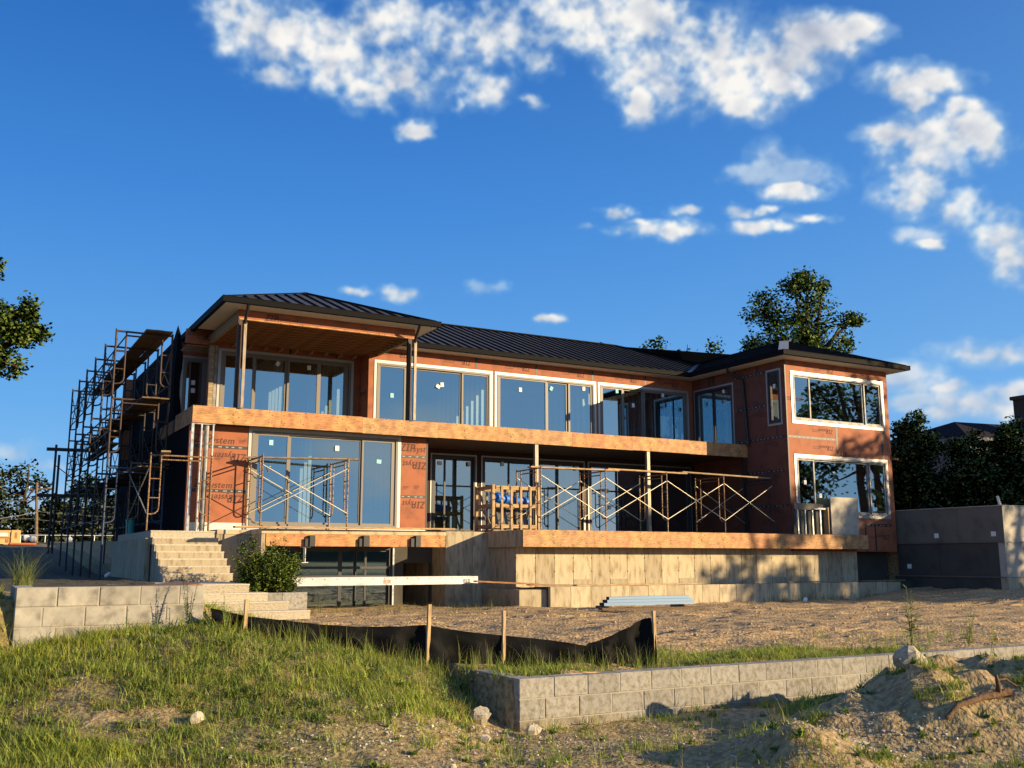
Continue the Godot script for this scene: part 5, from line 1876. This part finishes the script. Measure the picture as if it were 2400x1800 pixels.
	# hedge behind the retaining wall: each shrub by itself
	var hs := [[32.6, -28.6, 6.8, 1.1, "dark hedge shrub touching the east wall of the tower"], [34.0, -27.6, 7.3, 1.2, "tallest pointed hedge shrub next to the tower"], [35.2, -25.9, 6.4, 1.3, "lower rounded hedge shrub in front of the neighbour's eave"], [36.6, -25.0, 6.9, 1.3, "bright-tipped hedge shrub before the neighbour's roof"], [38.3, -24.0, 7.4, 1.5, "hedge shrub at the east edge above the retaining wall corner"], [40.3, -22.6, 7.2, 1.6, "hedge shrub beyond the retaining wall's corner"], [31.9, -31.0, 6.0, 1.3, "hedge shrub behind the tower, partly hidden"]]
	for k in hs.size():
		var q: Array = hs[k]
		var L := []
		var n := 7
		for i in n:
			var fy := i / float(n - 1)
			L.append([q[0] + 0.5 * sin(i * 2.4 + k), 2.9 + (q[2] - 3.3) * fy, q[1] + 0.5 * cos(i * 2.4 + k), q[3] * (1.0 - 0.55 * fy * fy), 0.9])
		L.append([q[0] + 0.35, q[2], q[1], 0.35, 1.3])
		L.append([q[0] - 0.4, q[2] - 0.3, q[1], 0.3, 1.3])
		tree("hedge_shrub", q[4], "hedge", Vector3(q[0], 2.7, q[1]), L, 26000, 0.14, M.leaf1, 0.06, 140 + k, "hedge behind the retaining wall", 0.3)
	# neighbour's house beyond the hedge
	var t := thing("neighbour_house", "neighbour's dark slate-roofed house with a chimney beyond the hedge", "house", Vector3(66, 2.5, -46))
	one_box("wall", 61.6, 2.5, -54.0, 76.0, 9.7, -45.6, M.stucco, t)
	var rf := MB.new()
	var ex := 60.5
	var ez := -44.6
	poly(rf, [Vector3(ex, 10.1, ez), Vector3(ex + 2.2, 11.5, ez - 2.6), Vector3(78, 11.9, ez - 2.6), Vector3(78, 10.1, ez)])
	poly(rf, [Vector3(ex, 10.1, ez - 9.0), Vector3(ex + 2.2, 11.5, ez - 2.6), Vector3(ex, 10.1, ez)])
	poly(rf, [Vector3(78, 10.1, ez - 9.0), Vector3(78, 11.9, ez - 2.6), Vector3(ex + 2.2, 11.5, ez - 2.6), Vector3(ex, 10.1, ez - 9.0)])
	var ro := part("roof", rf, M.tiles, t)
	one_box("eave_board", ex + 0.02, 9.86, ez - 8.9, 78, 10.09, ez - 0.02, M.stucco, t)
	one_box("chimney", 66.1, 10.8, -44.8, 68.3, 13.0, -43.3, M.brick_dark, ro)
	one_box("chimney_cap", 65.95, 13.0, -44.95, 68.45, 13.25, -43.15, M.brick_dark, ro)
	var cp := MB.new()
	cp.tube([Vector3(67.2, 13.25, -44.0), Vector3(67.2, 14.1, -44.0)], 0.4, 0.36, 10)
	part("chimney_pot", cp, M.brick_dark, ro)

	# trees to the south-east that shade the tower and show in its windows
	var se := [[Vector3(46.5, 0.6, -10.0), 15.0, 3.6, "tall tree south-east of the house, mirrored in the tower window"], [Vector3(53.0, 0.6, -5.5), 16.0, 3.4, "broad tree south-east of the house beyond the yard"], [Vector3(49.0, 0.5, -2.5), 12.5, 3.0, "rounded tree south-east between the taller two"], [Vector3(43.5, 0.5, -4.5), 11.5, 2.0, "slim tree nearest the yard's south-east corner"], [Vector3(60.0, 1.0, -16.0), 17.0, 4.6, "big tree east of the yard shading the hedge"], [Vector3(50.5, 1.0, -17.5), 13.0, 3.2, "leafy tree east of the retaining wall"]]
	for k in se.size():
		var q: Array = se[k]
		var L := []
		var rr := RandomNumberGenerator.new()
		rr.seed = 300 + k
		for i in 10:
			var a := i * 2.4
			var fy := i / 9.0
			var rad: float = q[2] * (0.75 - 0.35 * absf(fy - 0.35))
			L.append([q[0].x + cos(a) * rad * 0.85, q[1] * (0.38 + 0.56 * fy), q[0].z + sin(a) * rad * 0.85, rad * 0.62, 0.8])
		tree("tree", q[3], "tree", q[0], L, 6800, 0.30, M.leaf0, 0.35, 160 + k, "trees south-east of the yard", -0.06)
	# utility pole, wires, rail, skip and the odd things by the road
	t = thing("utility_pole", "leaning wooden utility pole beyond the site in the west", "utility pole", Vector3(5.95, 2.6, -88.2))
	var b := MB.new()
	b.tube([Vector3(5.95, 2.4, -88.2), Vector3(5.62, 7.75, -88.3)], 0.14, 0.10, 9)
	part("pole", b, M.pole, t)
	b = MB.new()
	b.beam(Vector3(5.0, 7.2, -88.6), Vector3(6.9, 7.3, -87.9), 0.09, 0.11)
	part("crossarm", b, M.pole, t)
	b = MB.new()
	b.tube([Vector3(5.64, 7.55, -88.3), Vector3(6.1, 7.72, -88.2)], 0.05, -1, 6)
	part("lamp_arm", b, M.post, t)
	for x in [5.1, 6.0, 6.8]:
		b = MB.new()
		b.tube([Vector3(x, 7.25, -88.25), Vector3(x, 7.42, -88.25)], 0.04, -1, 6)
		part("insulator", b, M.white, t)
	for q in [[Vector3(-8, 6.6, -93), Vector3(5.78, 6.3, -88.2), 0.15, "uppermost wire running west from the utility pole"], [Vector3(-8, 4.0, -82), Vector3(5.85, 5.4, -88.2), 0.5, "slack wire rising to the utility pole from the west"], [Vector3(-8, 5.3, -95), Vector3(5.86, 4.9, -88.2), 0.2, "lower wire running west behind the skip"], [Vector3(5.8, 5.45, -88.2), Vector3(20, 4.9, -80), 0.25, "wire running east from the utility pole at mid height"], [Vector3(5.85, 4.8, -88.2), Vector3(20, 4.3, -80), 0.2, "lowest wire running east from the utility pole"]]:
		b = MB.new()
		var pts := []
		for i in 13:
			var fr := i / 12.0
			pts.append(q[0].lerp(q[1], fr) - Vector3(0, q[2] * 4.0 * fr * (1.0 - fr), 0))
		b.tube(pts, 0.022, -1, 4)
		tag(part("wire", b, M.steel_grey), q[3], "wire")
	t = thing("rail_fence", "thin pale pipe rail along the road in the west", "rail", Vector3(8.0, 2.8, -81.0))
	for k in 6:
		var p := Vector3(4.5 + 1.6 * k, 2.7, -83.2 + 0.85 * k)
		b = MB.new()
		b.tube([p, p + Vector3(0, 0.78, 0)], 0.035, -1, 6)
		part("post", b, M.white, t)
	b = MB.new()
	b.tube([Vector3(4.5, 3.48, -83.2), Vector3(12.6, 3.44, -78.9)], 0.035, -1, 6)
	part("rail", b, M.white, t)
	for q in [[4.80, 3.05, -81.9, "pale sack hanging on the rail next to the skip"], [5.24, 2.97, -81.6, "larger pale sack on the rail by the utility pole"], [7.55, 2.9, -80.3, "pale box by the rail seen through the scaffold"]]:
		b = MB.new()
		b.chbox(Vector3(q[0], q[1] + 0.2, q[2]), Vector3(0.46, 0.42, 0.35), 0.1)
		tag(part("sack", b, M.white), q[3], "sack")
	t = thing("skip", "tan steel waste skip standing on the road in the west", "skip", Vector3(3.0, 2.7, -78.5))
	one_box("side", 1.2, 2.72, -79.6, 3.62, 3.55, -77.9, M.skip, t)
	one_box("end_box", 3.63, 2.74, -79.2, 4.2, 3.70, -77.8, M.skip, t)
	one_box("lid", 1.15, 3.56, -79.65, 3.62, 3.68, -77.85, M.skip, t)
	one_box("rib", 1.2, 3.16, -77.9, 3.6, 3.24, -77.82, M.skip_dark, t)
	one_box("panel", 2.5, 3.28, -77.9, 3.4, 3.52, -77.86, M.white, t)
	one_box("label_plate", 3.85, 3.15, -77.8, 4.0, 3.55, -77.78, M.skip_dark, t)
	one_box("label_plate", 3.3, 2.85, -77.9, 3.5, 3.1, -77.87, M.skip_dark, t)
	b = MB.new()
	b.chbox(Vector3(4.1, 2.70, -73.4), Vector3(1.6, 0.12, 1.1), 0.04)
	tag(part("orange_sheet", b, M.orange), "orange sheet spread on the sand below the skip", "sheet")
	b = MB.new()
	b.chbox(Vector3(2.55, height(2.55, -14.6) + 0.05, -14.6), Vector3(0.9, 0.10, 1.6), 0.04, Basis(Vector3(0, 0, 1), 0.12))
	tag(part("brown_sheet", b, M.skip_dark), "brown sheet lying on the dark soil behind the short block wall", "sheet")


# one tuft of grass: n tapering, bending blades
func tuft_mesh(sd: int, n: int, h: float, w: float, lean: float, spread: float, dry: float) -> ArrayMesh:
	var r := RandomNumberGenerator.new()
	r.seed = sd
	var b := MB.new()
	for i in n:
		var a := r.randf() * TAU
		var o := Vector3(cos(a), 0, sin(a)) * spread * sqrt(r.randf())
		var d := Vector3(r.randf_range(-1, 1), 0, r.randf_range(-1, 1)).normalized()
		var s := d.cross(Vector3.UP)
		var hh := h * r.randf_range(0.45, 1.1)
		var ln := lean * r.randf_range(0.2, 1.3)
		var t := r.randf_range(0.75, 1.2)
		if r.randf() < dry:
			b.col = Color(1.75 * t, 1.15 * t, 0.9 * t)
		else:
			b.col = Color(t * r.randf_range(0.85, 1.15), t, t * 0.8)
		var prev := []
		for j in 4:
			var f := j / 3.0
			var p := o + Vector3.UP * hh * (f - 0.25 * ln * f * f) + d * hh * ln * f * f
			var ww := w * (1.0 - 0.93 * f)
			var cur := [p - s * ww, p + s * ww]
			if j > 0:
				var k := b.v.size()
				var fn: Vector3 = (cur[1] - prev[0]).cross(cur[0] - prev[0]).normalized()
				for q in [prev[0], cur[0], cur[1], prev[1]]:
					b.v.append(q); b.n.append(fn); b.c.append(b.col); b.uv.append(Vector2.ZERO)
				b.idx.append(k); b.idx.append(k + 1); b.idx.append(k + 2)
				b.idx.append(k); b.idx.append(k + 2); b.idx.append(k + 3)
			prev = cur
	return mesh_of(b)


func scatter(called: String, label: String, mesh: ArrayMesh, m: Material, spots: Array, tints: Array) -> void:
	mesh.surface_set_material(0, m)
	var mm := MultiMesh.new()
	mm.transform_format = MultiMesh.TRANSFORM_3D
	mm.use_colors = true
	mm.mesh = mesh
	mm.instance_count = spots.size()
	for i in spots.size():
		mm.set_instance_transform(i, spots[i])
		mm.set_instance_color(i, tints[i])
	var o := MultiMeshInstance3D.new()
	o.multimesh = mm
	o.name = numbered(called, self)
	add_child(o, true)
	tag(o, label, "", "", "stuff")


func weed(called: String, label: String, category: String, at: Vector3, h: float, stems: int, leaf: float, m: Material, sd: int, up := 0.8, group := "", foot := 0.0, full := 2.6) -> void:
	var r := RandomNumberGenerator.new()
	r.seed = sd
	var t := thing(called, label, category, at, group)
	var st := MB.new()
	var lf := MB.new()
	for s in stems:
		var a := r.randf() * TAU
		var d := Vector3(cos(a), 0, sin(a)) * r.randf_range(0.05, 1.0 - up + 0.2)
		var hh := h * r.randf_range(0.6, 1.0)
		var root := Vector3(r.randf_range(-1, 1), 0, r.randf_range(-0.6, 0.6)) * foot
		var pts := []
		for j in 6:
			var f := j / 5.0
			pts.append(at + root + d * hh * f * (0.6 + 0.4 * f) + Vector3.UP * hh * f)
		st.tube(pts, 0.006, 0.002, 5, false)
		var n := int(hh / leaf * full)
		for j in n:
			var f := r.randf_range(0.15, 1.0)
			var p: Vector3 = pts[0].lerp(pts[5], f) 
			p = pts[int(f * 4.99)].lerp(pts[int(f * 4.99) + 1], fposmod(f * 4.99, 1.0))
			var a2 := r.randf() * TAU
			var ld := Vector3(cos(a2), r.randf_range(0.15, 0.9), sin(a2)).normalized()
			var w := ld.cross(Vector3.UP).normalized()
			var L := leaf * r.randf_range(0.6, 1.2) * (1.15 - 0.55 * f)
			var tt := r.randf_range(0.75, 1.25)
			lf.col = Color(tt, tt, tt * 0.9)
			lf.quad(p, p + ld * L * 0.5 + w * L * 0.16, p + ld * L + Vector3(0, -0.15 * L, 0), p + ld * L * 0.5 - w * L * 0.16)
	part("stem", st, m, t)
	part("foliage", lf, m, t)


func grass_density(x: float, z: float, lat: float, fwd: float) -> float:
	var n := 0.5 + 0.5 * gn2.get_noise_2d(x * 1.3 + 11.0, z * 1.3)
	var m := 0.5 + 0.5 * gn.get_noise_2d(x * 2.2 - 31.0, z * 2.2 + 17.0)
	if x > 5.0 and z < -9.2:
		# strip behind the low wall, thinning into the bare yard
		var d := -9.2 - z
		if d < 2.4 and x > 7.5:
			return (1.0 - d / 2.4) * (0.35 + 0.75 * n)
		if d < 1.1:
			return (0.22 if x > 6.2 and x < 7.9 else 0.75) * n
		return 0.0
	if z < -9.2 and fwd > 12.2:
		return 0.0
	if x > 0.5 and x < 2.6 and z < -11.49:
		return 0.0
	var g := 0.0
	# turf in the west and along the foot of the fence
	g = clampf(0.80 - 0.42 * (lat + 2.6), 0.16, 1.0) * smoothstep(0.30, 0.66, n * 0.55 + m * 0.45)
	if fwd > 9.6 and lat < -0.4:
		g = maxf(g, 0.30 + 0.45 * m)
	if lat > -0.4 and lat < 2.4 and fwd > 8.0:
		g *= 0.55
	if lat > 2.2 and fwd > 8.2:
		g = 0.9 * smoothstep(0.5, 0.72, m) * 0.6
	if lat > 2.5 and fwd < 8.3:
		g = 0.5 * smoothstep(0.35, 0.6, n)
	return g


func build_plants() -> void:
	# grass over the slope, in several kinds of tuft
	var kinds := [tuft_mesh(1, 16, 0.085, 0.0035, 1.1, 0.08, 0.25), tuft_mesh(2, 12, 0.165, 0.0042, 0.9, 0.07, 0.15), tuft_mesh(3, 20, 0.055, 0.003, 1.4, 0.10, 0.7), tuft_mesh(4, 12, 0.075, 0.011, 1.1, 0.07, 0.1)]
	var spots := [[], [], [], []]
	var tints := [[], [], [], []]
	var r := RandomNumberGenerator.new()
	r.seed = 61
	var tries := 0
	while tries < 62000:
		tries += 1
		var fwd := 5.2 + 8.6 * pow(r.randf(), 0.85)
		var lat := r.randf_range(-0.56, 0.56) * fwd * 1.05
		var p := world_of(lat, fwd)
		if p.x > 5.0 and p.y > -9.21 and p.y < -8.93:
			continue
		var g := grass_density(p.x, p.y, lat, fwd)
		if r.randf() > g:
			continue
		var wet := 0.5 + 0.5 * gn2.get_noise_2d(p.x * 0.8 + 200.0, p.y * 0.8)
		var k := 0
		var q := r.randf()
		if q < 0.30:
			k = 0
		elif q < 0.42 + 0.35 * smoothstep(0.5, 0.75, wet) * clampf(-lat, 0.2, 1.5):
			k = 1
		elif q < 0.80:
			k = 2
		elif q < 0.92:
			k = 3
		else:
			k = 0
		var s := r.randf_range(0.65, 1.3)
		var y := height(p.x, p.y)
		var b := Basis(Vector3.UP, r.randf() * TAU) * Basis(Vector3.RIGHT, r.randf_range(-0.2, 0.2))
		spots[k].append(Transform3D(b.scaled(Vector3.ONE * s), Vector3(p.x, y - 0.008, p.y)))
		var c := Color(0.23, 0.31, 0.06).lerp(Color(0.46, 0.48, 0.09), wet * r.randf_range(0.4, 1.3))
		if k == 2:
			c = Color(0.27, 0.24, 0.09).lerp(Color(0.38, 0.29, 0.14), r.randf())
		if k == 3:
			c = Color(0.13, 0.19, 0.045)
		tints[k].append(c)
	for k in 4:
		scatter("grass", ["short mixed grass on the slope", "tall yellow-green grass on the slope", "dry straw and thatch on the slope", "low dark green weeds on the slope"][k], kinds[k], M.blade, spots[k], tints[k])
	# dead stalks and seed heads standing above the turf
	var stalk := tuft_mesh(12, 4, 0.34, 0.0026, 0.5, 0.08, 0.9)
	var broad := tuft_mesh(13, 9, 0.085, 0.022, 1.5, 0.04, 0.05)
	for kind in 2:
		spots = []
		tints = []
		for i in [650, 900][kind]:
			var fwd := 5.4 + 6.4 * r.randf()
			var lat := r.randf_range(-0.56, 0.5) * fwd
			var p := world_of(lat, fwd)
			if (p.x > 5.0 and p.y < -8.9) or (p.x > 0.5 and p.x < 2.6 and p.y < -11.45) or r.randf() > 0.3 + grass_density(p.x, p.y, lat, fwd):
				continue
			spots.append(Transform3D(Basis(Vector3.UP, r.randf() * TAU).scaled(Vector3.ONE * r.randf_range(0.5, 1.2)), Vector3(p.x, height(p.x, p.y) - 0.005, p.y)))
			tints.append(Color(0.36, 0.29, 0.13).lerp(Color(0.26, 0.27, 0.08), r.randf()) if kind == 0 else Color(0.10, 0.17, 0.045).lerp(Color(0.22, 0.27, 0.05), r.randf()))
		scatter("grass", ["dead stalks and seed heads standing in the turf", "broad-leaved weeds low in the turf"][kind], [stalk, broad][kind], M.blade, spots, tints)
	# tall crabgrass standing against the silt fence
	spots = []
	tints = []
	var tall := tuft_mesh(9, 8, 0.34, 0.004, 0.55, 0.05, 0.15)
	for i in 130:
		var f := r.randf()
		var p := Vector2(2.6 + 4.9 * f, -11.3 + 1.5 * f + r.randf_range(0.06, 0.55))
		spots.append(Transform3D(Basis(Vector3.UP, r.randf() * TAU).scaled(Vector3.ONE * r.randf_range(0.5, 1.05)), Vector3(p.x, height(p.x, p.y) - 0.01, p.y)))
		tints.append(Color(0.19, 0.25, 0.05).lerp(Color(0.30, 0.29, 0.08), r.randf()))
	for i in 60:
		var p := Vector2(r.randf_range(11.0, 14.5), r.randf_range(-11.6, -9.4))
		spots.append(Transform3D(Basis(Vector3.UP, r.randf() * TAU).scaled(Vector3.ONE * r.randf_range(0.5, 1.0)), Vector3(p.x, height(p.x, p.y) - 0.01, p.y)))
		tints.append(Color(0.26, 0.28, 0.07))
	for i in 46:
		var p := Vector2(r.randf_range(23.0, 28.5), r.randf_range(-24.75, -24.2))
		spots.append(Transform3D(Basis(Vector3.UP, r.randf() * TAU).scaled(Vector3.ONE * r.randf_range(0.6, 1.2)), Vector3(p.x, height(p.x, p.y) - 0.01, p.y)))
		tints.append(Color(0.16, 0.22, 0.05))
	for i in 70:
		var p := Vector2(r.randf_range(7.3, 13.5), r.randf_range(-25.5, -23.0))
		spots.append(Transform3D(Basis(Vector3.UP, r.randf() * TAU).scaled(Vector3.ONE * r.randf_range(0.5, 1.0)), Vector3(p.x, height(p.x, p.y) - 0.01, p.y)))
		tints.append(Color(0.18, 0.19, 0.06))
	scatter("grass", "tall seeding grass along the silt fence and the footing", tall, M.blade, spots, tints)
	# rubble and grit
	var sb := MB.new()
	var pr := [Vector3(1, 0.1, 0.1), Vector3(-0.9, 0.2, 0.2), Vector3(0.1, 0.8, -0.1), Vector3(0.0, -0.6, 0.1), Vector3(0.2, 0.1, 0.95), Vector3(-0.1, 0.0, -1.0)]
	for tr in [[0, 2, 4], [4, 2, 1], [1, 2, 5], [5, 2, 0], [4, 3, 0], [1, 3, 4], [5, 3, 1], [0, 3, 5]]:
		sb.tri(pr[tr[0]], pr[tr[2]], pr[tr[1]])
	spots = []
	tints = []
	for i in 14000:
		var fwd := 5.6 + 6.4 * r.randf()
		var lat := r.randf_range(-0.53, 0.56) * fwd
		var p := world_of(lat, fwd)
		if p.y < -8.8 and p.x > 5.0:
			continue
		var w := 0.5 + 0.5 * gn.get_noise_2d(p.x * 1.7 + 90.0, p.y * 1.7)
		var bank := bump(lat, fwd, -0.75, 9.3, 0.9, 1.0) + 0.8 * bump(lat, fwd, 3.2, 9.0, 1.2, 1.0)
		if r.randf() > smoothstep(0.45, 0.8, w) * 0.55 + bank:
			continue
		var s := 0.007 + 0.016 * pow(r.randf(), 2.5) + 0.02 * bank * pow(r.randf(), 5.0)
		spots.append(Transform3D(Basis(Vector3(r.randf() - 0.5, r.randf() - 0.5, r.randf() - 0.5).normalized(), r.randf() * TAU).scaled(Vector3(s, s * 0.7, s * 0.9)), Vector3(p.x, height(p.x, p.y) + s * 0.25, p.y)))
		var t := r.randf_range(0.28, 0.62)
		tints.append(Color(t, t * r.randf_range(0.78, 0.95), t * r.randf_range(0.55, 0.85)))
	scatter("gravel", "pale gravel and grit strewn over the bare soil", mesh_of(sb), M.stone_bits, spots, tints)
	var cb := mesh_of(sb)
	spots = []
	tints = []
	for i in 3200:
		var p := Vector2(r.randf_range(5.2, 30.0), r.randf_range(-24.6, -9.5))
		var s := 0.012 + 0.05 * pow(r.randf(), 4.0)
		spots.append(Transform3D(Basis(Vector3(r.randf() - 0.5, r.randf() - 0.5, r.randf() - 0.5).normalized(), r.randf() * TAU).scaled(Vector3(s, s * 0.7, s)), Vector3(p.x, height(p.x, p.y) + s * 0.1, p.y)))
		tints.append(Color(0.42, 0.30, 0.18) * r.randf_range(0.7, 1.15))
	scatter("dirt", "clods of sandy soil over the yard", cb, M.stone_bits, spots, tints)
	# the bush beside the stairs
	var bl := []
	for i in 34:
		var ba := i * 2.399
		var br := 0.62 * sqrt((i + 0.5) / 34.0)
		bl.append([6.62 + cos(ba) * br, 1.78 - 0.55 * br * br - 0.62 * r.randf(), -23.7 + sin(ba) * br * 0.7, r.randf_range(0.13, 0.24), 1.35])
	for q in [[6.05, 2.05, -24.0], [6.3, 2.12, -24.1], [7.0, 2.1, -23.9], [7.25, 1.75, -23.8], [6.75, 2.0, -24.0], [7.05, 1.15, -23.3], [6.2, 1.2, -23.3]]:
		bl.append([q[0], q[1] - 0.08, q[2], 0.12, 1.6])
	var bush := tree("bush", "big feathery green bush growing beside the concrete stairs", "bush", Vector3(6.6, 0.88, -23.7), bl, 22000, 0.042, M.leaf2, 0.025, 201, "", 0.10)
	var sp := MB.new()
	for i in 420:
		var ba := r.randf() * TAU
		var br := 0.55 * sqrt(r.randf())
		var foot := Vector3(6.62 + cos(ba) * br, r.randf_range(0.95, 1.35), -23.75 + sin(ba) * br * 0.75)
		var dir := Vector3(cos(ba) * br * 0.9 + r.randf_range(-0.2, 0.2), 1.0, sin(ba) * br * 0.8 + r.randf_range(-0.15, 0.15)).normalized()
		var L := r.randf_range(0.35, 0.95) * (1.15 - br)
		for k in 16:
			var f := k / 15.0
			var pp := foot + dir * L * f + Vector3(cos(ba), 0, sin(ba)) * 0.14 * f * f
			leaf_clump(sp, pp, r, 0.055 * (1.1 - 0.5 * f), 2, 0.016)
	part("sprays", sp, M.leaf6, bush)
	# single weeds
	weed("weed", "tall leafy weed standing at the east end of the short block wall", "weed", Vector3(2.28, height(2.28, -11.2), -11.2), 0.62, 6, 0.06, M.leaf3, 211)
	for q in [[1.35, -11.1, "weed casting its shadow on the short block wall, west one of three"], [1.62, -11.05, "middle weed of three before the short block wall"], [1.86, -11.05, "east weed of three before the short block wall"]]:
		weed("weed", q[2], "weed", Vector3(q[0] + 0.25, height(q[0] + 0.25, q[1] + 0.3), q[1] + 0.3), 0.40, 2, 0.055, M.leaf6, 220 + int(q[0] * 10.0), 0.95)
	weed("weed", "round-leaved weed at the corner of the low block wall below the fence", "weed", Vector3(4.95, height(4.95, -9.95), -9.95), 0.38, 4, 0.10, M.leaf6, 231, 0.9)
	weed("weed", "leafy weed climbing at the west end of the silt fence", "weed", Vector3(2.62, height(2.62, -11.0), -11.0), 0.42, 5, 0.05, M.leaf6, 232)
	weed("sapling", "bright green sapling standing in the yard near the east edge", "sapling", Vector3(12.0, height(12.0, -10.0), -10.0), 0.85, 5, 0.16, M.leaf6, 233, 0.9)
	weed("weed", "yellowish weed next to the sapling at the east edge", "weed", Vector3(12.7, height(12.7, -9.6), -9.6), 0.55, 4, 0.10, M.leaf6, 234)
	weed("weed", "dry seeding dock weed at the foot of the spoil mound", "weed", Vector3(6.1, height(6.1, -4.9), -4.9), 0.42, 4, 0.03, M.leaf4, 235, 0.95)
	weed("weed", "second dry dock weed near the lower east corner", "weed", Vector3(5.75, height(5.75, -4.9), -4.9), 0.30, 3, 0.03, M.leaf4, 236, 0.95)
	weed("weed", "pale green weed at the lower east corner of the mound", "weed", Vector3(6.9, height(6.9, -4.5), -4.5), 0.30, 4, 0.07, M.leaf6, 237)
	weed("weed", "dark leafy plant on the bank by the low wall's end", "weed", Vector3(4.4, height(4.4, -9.3), -9.3), 0.25, 6, 0.07, M.leaf0, 238, 0.6)
	# feathery tuft behind the short wall in the west
	var t := thing("grass_clump", "feathery tall grass clump behind the west end of the short block wall", "grass clump", Vector3(0.75, height(0.75, -12.75), -12.75))
	var o := MeshInstance3D.new()
	o.mesh = tuft_mesh(55, 150, 0.62, 0.003, 0.75, 0.10, 0.25)
	var gm := mat("clump", lin(0.16, 0.19, 0.05), 0.6)
	gm.vertex_color_use_as_albedo = true
	gm.backlight_enabled = true
	gm.backlight = Color(0.6, 0.6, 0.3)
	o.mesh.surface_set_material(0, gm)
	o.name = "blades"
	t.add_child(o)
